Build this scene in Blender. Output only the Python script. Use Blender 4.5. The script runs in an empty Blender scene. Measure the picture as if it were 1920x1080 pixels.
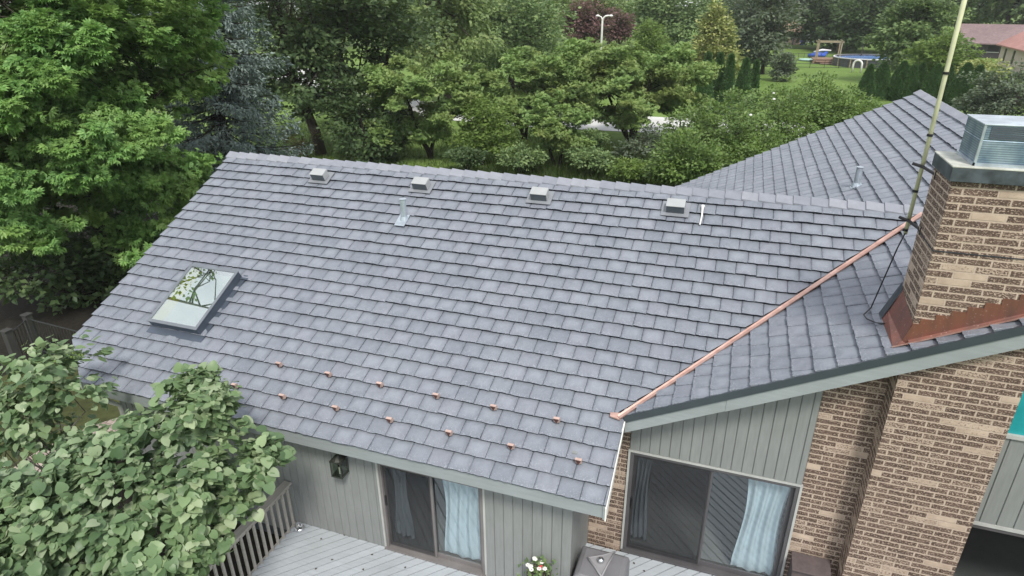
import bpy, bmesh, math, random
import numpy as np
from mathutils import Vector, Matrix
rng = np.random.default_rng(7); random.seed(7)
R_ = math.radians
sc = bpy.context.scene
col = sc.collection

# ------------------------------------------------------------------ camera
E = 3.01                      # height of the front eave above the ground
F_PX, YAW, PITCH, ROLL = 1192.48, 0.3414, 0.4229, -0.0086
CAM = np.array([1.0509, -6.5786, 6.1375 + E])
def _axes():
    cy, sy, cp, sp = math.cos(YAW), math.sin(YAW), math.cos(PITCH), math.sin(PITCH)
    f = np.array([-sy*cp, cy*cp, -sp]); r = np.array([cy, sy, 0.]); u = np.cross(r, f)
    cr, sr = math.cos(ROLL), math.sin(ROLL)
    return r*cr+u*sr, -r*sr+u*cr, f
AX_R, AX_U, AX_F = _axes()
cd = bpy.data.cameras.new('camera'); cam = bpy.data.objects.new('camera', cd); col.objects.link(cam)
cd.sensor_width = 36; cd.lens = F_PX/1920*36; cd.clip_start = .05; cd.clip_end = 3000
M = Matrix.Identity(4)
for i in range(3):
    M[i][0], M[i][1], M[i][2], M[i][3] = AX_R[i], AX_U[i], -AX_F[i], CAM[i]
cam.matrix_world = M
sc.camera = cam
def ray(u, v):
    d = AX_F*F_PX + AX_R*(u-960) - AX_U*(v-540)
    return d/np.linalg.norm(d)
def at_z(u, v, z=0.):
    d = ray(u, v); return CAM + d*(z-CAM[2])/d[2]
def at_d(u, v, dist):          # point at a given horizontal distance
    d = ray(u, v); return CAM + d*dist/math.hypot(d[0], d[1])
def at_s(u, v, s): return CAM + ray(u, v)*s

# ------------------------------------------------------------------ sky, sun, exposure
SUN_EL, SUN_AZ = 52., 150.     # azimuth clockwise from +Y (where the light comes from)
w = bpy.data.worlds.new('World'); sc.world = w; w.use_nodes = True
nt = w.node_tree; bg = nt.nodes['Background']
sky = nt.nodes.new('ShaderNodeTexSky'); sky.sky_type = 'NISHITA'; sky.sun_disc = False
sky.sun_elevation = R_(SUN_EL); sky.sun_rotation = R_(SUN_AZ); sky.air_density = 1.0; sky.dust_density = 1.5
tc = nt.nodes.new('ShaderNodeTexCoord')
nz = nt.nodes.new('ShaderNodeTexNoise'); nz.inputs['Scale'].default_value = 2.6; nz.inputs['Detail'].default_value = 6
nt.links.new(tc.outputs['Generated'], nz.inputs['Vector'])
rp = nt.nodes.new('ShaderNodeValToRGB'); rp.color_ramp.elements[0].position = .34; rp.color_ramp.elements[1].position = .5
rp.color_ramp.elements[0].color = (.35, .35, .35, 1); rp.color_ramp.elements[1].color = (1, 1, 1, 1)
nt.links.new(nz.outputs['Fac'], rp.inputs['Fac'])
mx = nt.nodes.new('ShaderNodeMixRGB'); mx.inputs['Color2'].default_value = (8.6, 8.8, 9.2, 1)
nt.links.new(rp.outputs['Color'], mx.inputs['Fac']); nt.links.new(sky.outputs['Color'], mx.inputs['Color1'])
nt.links.new(mx.outputs['Color'], bg.inputs['Color']); bg.inputs['Strength'].default_value = .1
sd = bpy.data.lights.new('sun', 'SUN'); sun = bpy.data.objects.new('sun', sd); col.objects.link(sun)
sd.energy = 2.8; sd.angle = R_(12); sd.color = (1, .95, .86)
az, el = R_(SUN_AZ), R_(SUN_EL)
sv = Vector((math.sin(az)*math.cos(el), math.cos(az)*math.cos(el), math.sin(el)))
sun.rotation_euler = sv.to_track_quat('Z', 'Y').to_euler(); sun.location = (0, 0, 40)
sc.view_settings.view_transform = 'Standard'; sc.view_settings.look = 'None'
sc.view_settings.exposure = 0.42; sc.view_settings.gamma = 1; sc.view_settings.use_curve_mapping = False
sc.cycles.max_bounces = 8; sc.cycles.transparent_max_bounces = 16
sc.cycles.diffuse_bounces = 3; sc.cycles.glossy_bounces = 4; sc.cycles.transmission_bounces = 4

# ------------------------------------------------------------------ materials
class NT:
    def __init__(s, name):
        s.m = bpy.data.materials.new(name); s.m.use_nodes = True; s.t = s.m.node_tree
        s.b = s.t.nodes['Principled BSDF']; s.o = s.t.nodes['Material Output']
    def n(s, typ, props=None, **ins):
        nd = s.t.nodes.new(typ)
        for k, v in (props or {}).items(): setattr(nd, k, v)
        for k, v in ins.items(): s.put(nd, k.replace('_', ' '), v)
        return nd
    def put(s, nd, k, v):
        i = nd.inputs[int(k)] if k.isdigit() else nd.inputs[k]
        if isinstance(v, bpy.types.NodeSocket): s.t.links.new(v, i)
        else: i.default_value = v
    def P(s, **k):
        for a, v in k.items(): s.put(s.b, a.replace('_', ' '), v)
        return s
    def noise(s, scale, detail=4, vec=None, rough=.55):
        nd = s.n('ShaderNodeTexNoise', Scale=float(scale), Detail=float(detail), Roughness=rough)
        if vec is None: vec = s.n('ShaderNodeNewGeometry').outputs['Position']
        s.put(nd, 'Vector', vec); return nd.outputs['Fac']
    def ramp(s, fac, stops):
        r = s.n('ShaderNodeValToRGB'); s.put(r, 'Fac', fac); e = r.color_ramp.elements
        while len(e) < len(stops): e.new(.5)
        for q, (p, c) in zip(e, stops):
            q.position = p; q.color = (c, c, c, 1) if not hasattr(c, '__len__') else (*c, 1)
        return r.outputs['Color']
    def mix(s, f, a, b, mode='MIX'):
        nd = s.n('ShaderNodeMixRGB', {'blend_type': mode})
        for k, v in (('Fac', f), ('Color1', a), ('Color2', b)):
            if isinstance(v, tuple) and len(v) == 3: v = (*v, 1)
            s.put(nd, k, v)
        return nd.outputs['Color']
    def math(s, op, a, b=0.):
        nd = s.n('ShaderNodeMath', {'operation': op}); s.put(nd, '0', a); s.put(nd, '1', b); return nd.outputs[0]
    def rand(s): return s.n('ShaderNodeNewGeometry').outputs['Random Per Island']
    def bump(s, h, strength=.3, dist=.01):
        b = s.n('ShaderNodeBump', Strength=strength, Distance=dist, Height=h); s.put(s.b, 'Normal', b.outputs[0]); return s
    def stretch(s, sx, sy, sz, obj=False):
        v = s.n('ShaderNodeTexCoord').outputs['Object'] if obj else s.n('ShaderNodeNewGeometry').outputs['Position']
        mp = s.n('ShaderNodeMapping'); s.put(mp, 'Vector', v); mp.inputs['Scale'].default_value = (sx, sy, sz)
        return mp.outputs[0]

def paint(name, c, rough=.6, var=.12, scale=3., spec=.4, metal=0., bump=0., bscale=60):
    m = NT(name)
    d = tuple(x*(1-var) for x in c); l = tuple(min(1, x*(1+var)) for x in c)
    f = m.noise(scale, 6)
    m.P(Base_Color=m.ramp(f, [(.3, d), (.7, l)]), Roughness=rough, Metallic=metal); m.b.inputs['Specular IOR Level'].default_value = spec
    if bump: m.bump(m.noise(bscale, 4), bump, .004)
    return m.m

def slate():
    m = NT('slate_shingle'); r = m.rand()
    base = m.ramp(r, [(0, (.164, .182, .218)), (.3, (.174, .191, .228)), (.55, (.178, .196, .232)), (.8, (.185, .199, .240)), (1, (.193, .210, .248))])
    uv = m.n('ShaderNodeUVMap').outputs[0]
    sx = m.n('ShaderNodeSeparateXYZ'); m.put(sx, '0', uv)
    n1 = m.noise(9, 6); n2 = m.noise(55, 5, rough=.7); n3 = m.noise(1.1, 3)
    c = m.mix(.75, base, m.ramp(n1, [(.3, (.86, .86, .86)), (.7, (1.12, 1.12, 1.12))]), 'MULTIPLY')
    c = m.mix(.6, c, m.ramp(n3, [(.35, (.92, .92, .93)), (.65, (1.07, 1.07, 1.06))]), 'MULTIPLY')
    n5 = m.noise(2.6, 4, m.stretch(1.6, .16, .16)); c = m.mix(.55, c, m.ramp(n5, [(.32, (.86, .87, .88)), (.62, (1.08, 1.08, 1.07))]), 'MULTIPLY')
    # chalky scuffs on the moulded edges near the butt
    near = m.ramp(sx.outputs[1], [(0.04, 1), (.4, .25), (.8, .12)])
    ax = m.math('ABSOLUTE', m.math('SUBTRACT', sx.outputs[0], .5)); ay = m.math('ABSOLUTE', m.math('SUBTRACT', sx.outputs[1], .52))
    ctr_sheen = m.math('MULTIPLY', m.ramp(m.math('ADD', ax, m.math('MULTIPLY', m.math('SUBTRACT', n1, .5), .25)), [(.22, 1), (.40, 0)]), m.ramp(ay, [(.12, 1), (.38, 0)]))
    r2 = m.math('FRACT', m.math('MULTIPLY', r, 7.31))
    c = m.mix(m.math('MULTIPLY', ctr_sheen, m.ramp(r2, [(.2, .06), (.8, .30)])), c, (.315, .345, .395))  # slate sheen painted in as a lighter patch on the tile centre
    edge = m.math('MULTIPLY', m.ramp(ax, [(.40, 0), (.47, 1)]), m.ramp(m.noise(30, 4), [(.42, .0), (.58, .38)]))
    c = m.mix(edge, c, (.085, .10, .125))
    sc_ = m.math('MULTIPLY', m.ramp(n2, [(.54, 0), (.66, 1)]), near)
    c = m.mix(m.math('MULTIPLY', sc_, .7), c, (.47, .50, .56))
    # raw dark core of the slate butt, with the course shadow painted into it
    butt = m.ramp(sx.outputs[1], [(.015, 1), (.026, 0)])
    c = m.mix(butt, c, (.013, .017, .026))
    m.P(Base_Color=c, Roughness=m.ramp(n2, [(.3, .42), (.7, .62)])); m.b.inputs['Specular IOR Level'].default_value = .45
    h = m.math('ADD', m.math('MULTIPLY', m.noise(16, 5, rough=.65), 1.6), n2)
    m.bump(h, .55, .012)
    return m.m

def brick():
    m = NT('speckled_brick')
    g = m.n('ShaderNodeNewGeometry'); p = m.n('ShaderNodeSeparateXYZ'); m.put(p, '0', g.outputs['Position'])
    nn = m.n('ShaderNodeSeparateXYZ'); m.put(nn, '0', g.outputs['True Normal'])
    isx = m.math('GREATER_THAN', m.math('ABSOLUTE', nn.outputs[0]), .6)
    mxn = m.n('ShaderNodeMix', {'data_type': 'FLOAT'}); m.put(mxn, '0', isx); m.put(mxn, '2', p.outputs[0]); m.put(mxn, '3', p.outputs[1])
    wob = m.math('MULTIPLY', m.math('SUBTRACT', m.noise(14, 3), .5), .012)
    cb = m.n('ShaderNodeCombineXYZ'); m.put(cb, '0', m.math('ADD', m.math('ADD', mxn.outputs[0], 40.), wob)); m.put(cb, '1', m.math('ADD', m.math('ADD', p.outputs[2], 20.), wob))
    b = m.n('ShaderNodeTexBrick', {'offset': .42}, Scale=1.0); m.put(b, 'Vector', cb.outputs[0])
    b.inputs['Brick Width'].default_value = .33; b.inputs['Row Height'].default_value = .0877
    b.inputs['Mortar Size'].default_value = .0115; b.inputs['Mortar Smooth'].default_value = .3; b.inputs['Bias'].default_value = 0
    b.inputs['Color1'].default_value = (0, 0, 0, 1); b.inputs['Color2'].default_value = (1, 1, 1, 1)
    rnd = m.n('ShaderNodeSeparateColor'); m.put(rnd, '0', b.outputs['Color']); r = rnd.outputs[0]
    st = m.n('ShaderNodeMapping'); m.put(st, 'Vector', cb.outputs[0]); st.inputs['Scale'].default_value = (1, 1.7, 1)
    f1 = m.noise(42, 6, st.outputs[0], .62)
    thr = m.math('ADD', m.math('MULTIPLY', m.math('POWER', r, 10.), .30), -.050)
    smear = m.ramp(m.math('ADD', f1, thr), [(.48, 0), (.54, 1)])
    dark = m.ramp(m.noise(7, 3), [(.3, (.062, .041, .034)), (.7, (.135, .092, .075))])
    dark = m.mix(m.math('MULTIPLY', r, .4), dark, (.15, .105, .085))
    pale = m.ramp(m.noise(5, 5), [(.3, (.37, .285, .225)), (.7, (.52, .415, .335))])
    c = m.mix(smear, dark, pale); c = m.mix(b.outputs['Fac'], c, m.mix(.5, pale, (.52, .43, .355)))
    m.P(Base_Color=c, Roughness=.85); m.b.inputs['Specular IOR Level'].default_value = .2
    h = m.math('SUBTRACT', m.math('MULTIPLY', smear, .45), m.math('MULTIPLY', b.outputs['Fac'], 1.))
    m.bump(m.math('ADD', h, m.math('MULTIPLY', f1, .8)), .7, .008)
    return m.m

def copper(name, c, dull):
    m = NT(name); n1 = m.noise(6, 6, m.stretch(1, 1, .3)); n2 = m.noise(40, 4)
    cc = m.mix(m.ramp(n1, [(.35, 0), (.7, 1)]), c, dull)
    cc = m.mix(m.ramp(n2, [(.62, 0), (.72, .5)]), cc, (.62, .45, .40))
    m.P(Base_Color=cc, Roughness=.42, Metallic=.55); return m.m

def leafmat(name, cs, trans=.35, rough=.5, patch=None, pscale=.55):
    m = NT(name); c = m.ramp(m.rand(), [(i/(len(cs)-1), q) for i, q in enumerate(cs)])
    if patch is not None:
        c = m.mix(m.ramp(m.noise(pscale, 3), [(.42, 0), (.66, .85)]), c, patch)
    v = m.noise(.9, 2); c = m.mix(.6, c, m.ramp(v, [(.3, (.72, .76, .8)), (.7, (1.2, 1.18, 1.05))]), 'MULTIPLY')
    m.P(Base_Color=c, Roughness=rough); m.b.inputs['Specular IOR Level'].default_value = .35
    tr = m.n('ShaderNodeBsdfTranslucent'); m.put(tr, 'Color', m.mix(.5, c, (.24, .34, .08)))
    ms = m.n('ShaderNodeMixShader'); m.put(ms, '0', trans); m.put(ms, '1', m.b.outputs[0]); m.put(ms, '2', tr.outputs[0])
    m.put(m.o, 'Surface', ms.outputs[0]); return m.m

def glassmat(name, tint=(.8, .86, .88), extra=.03, gain=1.5):
    m = NT(name); m.t.nodes.remove(m.b)
    tr = m.n('ShaderNodeBsdfTransparent', Color=(*tint, 1)); gl = m.n('ShaderNodeBsdfGlossy', Roughness=.0, Color=(.92, .97, 1, 1))
    fc = m.n('ShaderNodeLayerWeight', Blend=.5).outputs['Facing']
    f = m.math('ADD', m.math('MULTIPLY', m.math('POWER', fc, 4.), gain), extra)
    ms = m.n('ShaderNodeMixShader'); m.put(ms, '0', f); m.put(ms, '1', tr.outputs[0]); m.put(ms, '2', gl.outputs[0])
    m.put(m.o, 'Surface', ms.outputs[0]); return m.m

def ridgemat():
    m = NT('ridge_slate'); c = m.ramp(m.rand(), [(0, (.19, .205, .245)), (1, (.25, .262, .30))]); n1 = m.noise(8, 5)
    m.P(Base_Color=m.mix(.6, c, m.ramp(n1, [(.3, (.85, .85, .85)), (.7, (1.12, 1.12, 1.12))]), 'MULTIPLY'), Roughness=.5); m.bump(m.noise(60, 4), .25, .004); return m.m
def screenmat():
    m = NT('insect_screen'); tr = m.n('ShaderNodeBsdfTransparent'); d = m.n('ShaderNodeBsdfDiffuse', Color=(.035, .035, .038, 1))
    ms = m.n('ShaderNodeMixShader'); m.put(ms, '0', .5); m.put(ms, '1', tr.outputs[0]); m.put(ms, '2', d.outputs[0]); m.put(m.o, 'Surface', ms.outputs[0]); return m.m
def wood_paint(name, c, axis='z', rough=.62, var=.14):
    m = NT(name); s = {'z': (14, 14, 1.2), 'x': (1.2, 14, 14), 'y': (14, 1.2, 14)}[axis]
    n1 = m.noise(2.2, 6, m.stretch(*s)); n2 = m.noise(1.3, 4)
    cc = m.ramp(n1, [(.3, tuple(x*(1-var) for x in c)), (.7, tuple(x*(1+var*.7) for x in c))])
    cc = m.mix(.5, cc, m.ramp(n2, [(.3, (.82, .82, .8)), (.7, (1.1, 1.1, 1.1))]), 'MULTIPLY')
    cc = m.mix(.35, cc, m.ramp(m.rand(), [(0, (.85, .85, .85)), (1, (1.1, 1.1, 1.1))]), 'MULTIPLY')
    m.P(Base_Color=cc, Roughness=rough); m.bump(n1, .25, .003); return m.m

def grassmat():
    m = NT('lawn'); n1 = m.noise(.07, 5); n2 = m.noise(1.4, 6, rough=.7); n3 = m.noise(30, 3)
    c = m.ramp(n1, [(.34, (.105, .17, .042)), (.66, (.17, .255, .07))])
    c = m.mix(.6, c, m.ramp(n2, [(.25, (.6, .66, .6)), (.75, (1.3, 1.25, 1.2))]), 'MULTIPLY')
    c = m.mix(.5, c, m.ramp(n3, [(.25, (.6, .6, .6)), (.75, (1.3, 1.3, 1.3))]), 'MULTIPLY')
    m.P(Base_Color=c, Roughness=.9); m.b.inputs['Specular IOR Level'].default_value = .1; m.bump(n3, .6, .05); return m.m

def spotted(name, a, b, scale, rough=.9, bump=.4):
    m = NT(name); n1 = m.noise(scale, 6, rough=.7); n2 = m.noise(scale*.13, 3)
    c = m.mix(.5, m.ramp(n1, [(.3, a), (.7, b)]), m.ramp(n2, [(.3, (.7, .7, .7)), (.7, (1.2, 1.2, 1.2))]), 'MULTIPLY')
    m.P(Base_Color=c, Roughness=rough); m.b.inputs['Specular IOR Level'].default_value = .2; m.bump(n1, bump, .02); return m.m

MT = dict(
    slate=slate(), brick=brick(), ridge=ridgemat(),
    under=paint('roof_underlay', (.03, .033, .04), .8),
    fascia=wood_paint('fascia_paint', (.272, .302, .316), 'x', .5, .07), siding=wood_paint('siding_paint', (.225, .238, .238), 'z', .6, .1),
    soffit=wood_paint('soffit_paint', (.2, .225, .215), 'x'), deck=wood_paint('deck_paint', (.385, .42, .46), 'x', .6, .08),
    rail=wood_paint('weathered_rail', (.40, .375, .34), 'y', .75), trim=paint('pale_trim', (.40, .41, .40), .5),
    drip=paint('dark_drip_edge', (.042, .053, .064), .38, .1), white=paint('white_paint', (.72, .72, .70), .5, .06),
    bronze=paint('bronze_frame', (.085, .082, .088), .42, .15), taupe=paint('taupe_frame', (.17, .16, .16), .45, .15),
    copper=copper('new_copper', (.54, .365, .32), (.37, .215, .175)), oldcopper=copper('aged_copper', (.27, .105, .075), (.16, .085, .072)),
    rust=paint('copper_face', (.085, .035, .032), .6, .3), galv=paint('galvanised_steel', (.44, .50, .56), .38, .25, 5, metal=.55),
    ventf=paint('vent_flange', (.20, .215, .24), .45, .08), ventg=paint('vent_grey', (.34, .355, .365), .45, .08), ventd=paint('vent_grille', (.085, .10, .12), .6, .2),
    flash=paint('skylight_flashing', (.085, .105, .14), .42, .12, 2, metal=.35), skyframe=paint('skylight_frame', (.19, .21, .235), .4, .1, metal=.4),
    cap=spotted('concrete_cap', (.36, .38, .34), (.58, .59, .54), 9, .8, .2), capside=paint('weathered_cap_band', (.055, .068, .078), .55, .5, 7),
    skyglass=glassmat('skylight_glass', (.9, .92, .85), .5, .3), glass=glassmat('door_glass', (.94, .965, .975), .09, .6),
    curtain=paint('curtain_cloth', (.45, .53, .575), .9, .1), curtain2=paint('grey_curtain', (.30, .34, .37), .9, .08),
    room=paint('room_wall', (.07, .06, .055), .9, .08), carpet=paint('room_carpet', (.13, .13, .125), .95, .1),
    bark=spotted('bark', (.030, .025, .021), (.075, .064, .052), 14), darkbark=spotted('dark_bark', (.016, .014, .012), (.042, .036, .03), 14),
    palebark=spotted('grey_bark', (.07, .065, .06), (.15, .14, .125), 14),
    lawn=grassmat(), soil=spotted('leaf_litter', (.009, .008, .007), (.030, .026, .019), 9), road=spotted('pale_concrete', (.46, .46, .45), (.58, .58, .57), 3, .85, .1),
    black=paint('black_plastic', (.012, .012, .014), .4), iron=paint('dark_iron', (.03, .034, .034), .5), pole=paint('mast_fibreglass', (.52, .53, .34), .5, .12, 8),
    grey=paint('grey_plastic', (.17, .17, .185), .5, .1), greyl=paint('light_grey_cloth', (.26, .26, .275), .7, .1), silver=paint('polished_metal', (.75, .76, .78), .18, .05, metal=1),
    brown=spotted('brown_vinyl', (.075, .06, .062), (.13, .105, .105), 6, .6, .2), lampmetal=paint('aged_bronze', (.032, .036, .03), .5, .3),
    lampglass=glassmat('lantern_glass', (.62, .68, .6), .08), guard=paint('bright_copper_hood', (.52, .375, .33), .4, .15, 9, metal=.25), screen=screenmat(), teal=paint('teal_blind', (.02, .30, .33), .35, .2, 3),
)
def pavers():
    m = NT('brick_pavers'); b = m.n('ShaderNodeTexBrick', Scale=1.0); m.put(b, 'Vector', m.n('ShaderNodeNewGeometry').outputs['Position'])
    b.inputs['Brick Width'].default_value = .24; b.inputs['Row Height'].default_value = .12; b.inputs['Mortar Size'].default_value = .006
    b.inputs['Color1'].default_value = (.30, .235, .21, 1); b.inputs['Color2'].default_value = (.40, .33, .30, 1); b.inputs['Mortar'].default_value = (.12, .1, .09, 1)
    m.P(Base_Color=m.mix(.5, b.outputs['Color'], m.ramp(m.noise(6, 5), [(.3, (.7, .7, .7)), (.7, (1.2, 1.2, 1.2))]), 'MULTIPLY'), Roughness=.85); return m.m
MT['pavers'] = pavers()
def meshwire():
    m = NT('spark_mesh'); t = m.n('ShaderNodeNewGeometry').outputs['Position']; sp = m.n('ShaderNodeSeparateXYZ'); m.put(sp, '0', t)
    f = m.math('FRACT', m.math('MULTIPLY', sp.outputs[2], 42.)); s = m.math('GREATER_THAN', f, .5)
    n1 = m.noise(5, 5); c = m.ramp(n1, [(.35, (.15, .23, .32)), (.65, (.36, .46, .54))])
    c = m.mix(s, m.mix(.55, c, (.10, .13, .17)), c); m.P(Base_Color=c, Roughness=.4, Metallic=.5); m.bump(s, .5, .01); return m.m
MT['mesh'] = meshwire(); MT['aqua'] = paint('shaft_paint', (.42, .55, .55), .8, .1); MT['oliveboard'] = paint('shaft_board', (.62, .62, .07), .8, .15); MT['shade'] = spotted('shade_tinted_lawn', (.035, .042, .016), (.075, .085, .032), 5)  # shade: brownish grass with the shade painted into its colour
GREENS = dict(
    maple=leafmat('oak_leaf', [(0.111, 0.239, 0.071), (0.169, 0.342, 0.099), (0.231, 0.424, 0.128), (0.301, 0.504, 0.166)], .4, .45, (.27, .40, .12), .5),
    spruce=leafmat('spruce_needle', [(0.114, 0.158, 0.154), (0.174, 0.228, 0.221), (0.256, 0.318, 0.302)], .1, .6),
    dark=leafmat('dark_leaf', [(0.043, 0.082, 0.036), (0.071, 0.119, 0.048), (0.11, 0.161, 0.068)], .25),
    olive=leafmat('olive_leaf', [(0.122, 0.19, 0.069), (0.189, 0.269, 0.098), (0.272, 0.355, 0.142)], .3, .5, (.12, .15, .04), .4),
    haw=leafmat('hawthorn_leaf', [(0.161, 0.28, 0.091), (0.242, 0.373, 0.125), (0.34, 0.477, 0.163)], .32, .5, (.25, .30, .10), .45),
    mid=leafmat('mid_green_leaf', [(0.106, 0.178, 0.075), (0.165, 0.249, 0.103), (0.239, 0.317, 0.133)], .3, .5),
    hedge=leafmat('glossy_shrub_leaf', [(0.078, 0.141, 0.043), (0.133, 0.218, 0.06), (0.204, 0.29, 0.094)], .3, .4, (.135, .215, .045), .6),
    purple=leafmat('plum_leaf', [(0.094, 0.044, 0.053), (0.144, 0.07, 0.081), (0.203, 0.109, 0.109)], .25),
    gold=leafmat('golden_needle', [(0.211, 0.26, 0.087), (0.329, 0.365, 0.131), (0.464, 0.46, 0.188)], .25),
    arbor=leafmat('arborvitae_spray', [(0.034, 0.083, 0.026), (0.053, 0.124, 0.035), (0.079, 0.162, 0.048)], .15),
    grey=leafmat('grey_green_leaf', [(0.076, 0.103, 0.072), (0.117, 0.152, 0.106), (0.165, 0.199, 0.143)], .25),
    bright=leafmat('bright_leaf', [(0.101, 0.173, 0.04), (0.152, 0.237, 0.053), (0.202, 0.289, 0.073)], .4),
    broad=leafmat('broad_heart_leaf', [(0.076, 0.133, 0.065), (0.122, 0.195, 0.098), (0.165, 0.249, 0.125), (0.22, 0.307, 0.169), (0.329, 0.4, 0.263)], .25, .42),
    grass=leafmat('grass_blade', [(0.03, 0.056, 0.012), (0.048, 0.082, 0.018), (0.072, 0.104, 0.027)], .35),
    brown=leafmat('brown_twig_leaf', [(.06, .045, .022), (.09, .07, .03), (.07, .09, .03)], .25),
)

# ------------------------------------------------------------------ mesh helpers
class MB:
    def __init__(s): s.v = []; s.f = []; s.uv = None
    def add(s, vs, fs):
        o = len(s.v); s.v += [tuple(map(float, p)) for p in vs]; s.f += [tuple(o+i for i in f) for f in fs]; return s
    def box(s, x0, x1, y0, y1, z0, z1):
        return s.add([(x0,y0,z0),(x1,y0,z0),(x1,y1,z0),(x0,y1,z0),(x0,y0,z1),(x1,y0,z1),(x1,y1,z1),(x0,y1,z1)],
                     [(0,3,2,1),(4,5,6,7),(0,1,5,4),(1,2,6,5),(2,3,7,6),(3,0,4,7)])
    def hexa(s, lo, hi):      # two quads
        return s.add(list(lo)+list(hi), [(0,3,2,1),(4,5,6,7),(0,1,5,4),(1,2,6,5),(2,3,7,6),(3,0,4,7)])
    def prism(s, poly, d):    # polygon extruded by vector d
        n = len(poly); d = np.array(d, float); P = [np.array(p, float) for p in poly]
        return s.add([*P, *[p+d for p in P]], [tuple(range(n))[::-1], tuple(range(n, 2*n))]+[(i, (i+1) % n, n+(i+1) % n, n+i) for i in range(n)])
    def tube(s, pts, rad, n=8, cap=True):
        pts = [np.array(p, float) for p in pts]; rad = rad if hasattr(rad, '__len__') else [rad]*len(pts)
        o = len(s.v); up = np.array((0, 0, 1.)); prev = None
        for i, p in enumerate(pts):
            d = pts[min(i+1, len(pts)-1)]-pts[max(i-1, 0)]; d = d/(np.linalg.norm(d)+1e-9)
            a = np.cross(d, up if abs(d[2]) < .9 else np.array((1., 0, 0))) if prev is None else prev-d*(prev@d)
            a = a/(np.linalg.norm(a)+1e-9); prev = a; b = np.cross(d, a)
            for k in range(n):
                t = 2*math.pi*k/n; s.v.append(tuple(p+(a*math.cos(t)+b*math.sin(t))*rad[i]))
        for i in range(len(pts)-1):
            for k in range(n):
                k2 = (k+1) % n; s.f.append((o+i*n+k, o+i*n+k2, o+(i+1)*n+k2, o+(i+1)*n+k))
        if cap: s.f.append(tuple(o+k for k in range(n))[::-1]); s.f.append(tuple(o+(len(pts)-1)*n+k for k in range(n)))
        return s
    def lathe(s, prof, c, n=20):
        o = len(s.v); c = np.array(c, float)
        for r, z in prof:
            for k in range(n): s.v.append((c[0]+r*math.cos(2*math.pi*k/n), c[1]+r*math.sin(2*math.pi*k/n), c[2]+z))
        for i in range(len(prof)-1):
            for k in range(n): k2 = (k+1) % n; s.f.append((o+i*n+k, o+i*n+k2, o+(i+1)*n+k2, o+(i+1)*n+k))
        s.f.append(tuple(o+k for k in range(n))[::-1]); s.f.append(tuple(o+(len(prof)-1)*n+k for k in range(n))); return s
    def build(s, name, mat, parent=None, smooth=False, bevel=0., origin=None):
        me = bpy.data.meshes.new(name); org = np.array(origin if origin is not None else (0, 0, 0), float)
        if parent is not None:
            p = parent
            while p is not None: org = org+np.array(p.location); p = p.parent
        vs = [tuple(np.array(v)-org) for v in s.v]
        me.from_pydata(vs, [], s.f); me.update()
        ob = bpy.data.objects.new(name, me); col.objects.link(ob)
        if parent is not None: ob.parent = parent
        if origin is not None: ob.location = origin
        me.materials.append(MT[mat] if isinstance(mat, str) else mat)
        if smooth: me.shade_smooth()
        if bevel:
            b = ob.modifiers.new('bevel', 'BEVEL'); b.width = bevel; b.segments = 2; b.limit_method = 'ANGLE'
        return ob
def tag(o, label=None, cat=None, group=None, kind=None):
    for k, v in (('label', label), ('category', cat), ('group', group), ('kind', kind)):
        if v: o[k] = v
    return o
def empty(name, loc=(0, 0, 0), label=None, cat=None, group=None):
    o = bpy.data.objects.new(name, None); col.objects.link(o); o.location = tuple(map(float, loc)); o.empty_display_size = .3
    return tag(o, label, cat, group)
def copy_tree(o, parent=None):
    c = o.copy(); col.objects.link(c); c.parent = parent
    for ch in list(o.children): copy_tree(ch, c)
    return c
def np_mesh(name, V, Fc, mat, parent=None, smooth=False):   # V (n,3), Fc (m,k) equal-sided faces
    me = bpy.data.meshes.new(name); k = Fc.shape[1]
    me.vertices.add(len(V)); me.vertices.foreach_set('co', V.astype(np.float32).ravel())
    me.loops.add(Fc.size); me.loops.foreach_set('vertex_index', Fc.astype(np.int32).ravel())
    me.polygons.add(len(Fc)); me.polygons.foreach_set('loop_start', (np.arange(len(Fc))*k).astype(np.int32))
    me.update(calc_edges=True); me.validate()
    me.materials.append(mat)
    if smooth: me.shade_smooth()
    ob = bpy.data.objects.new(name, me); col.objects.link(ob)
    if parent is not None: ob.parent = parent
    return ob

# ------------------------------------------------------------------ the house
T = .5107; RY = 5.624; LS = math.hypot(1, T); CS, SN = 1/LS, T/LS
XL, XR = -10.45, .02                       # rakes of the front roof
YF, XV = 1.187, -.074                      # front rake of the right wing, foot of the valley
VX = (4.014+.074)/(5.366-1.191)            # valley run, dX/dY
XQ, YQ = 5.90, 15.63                       # ridge and far rake of the right wing
CO, TW = .2715, .327                       # course exposure, slate width
def z1(y): return E+y*T
def z2(x): return E+(YF+x-XV)*T
house = empty('house', (-5, 1, 0), 'low house with grey slate-look roofs, sage siding and speckled brick chimney', 'house')

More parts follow.
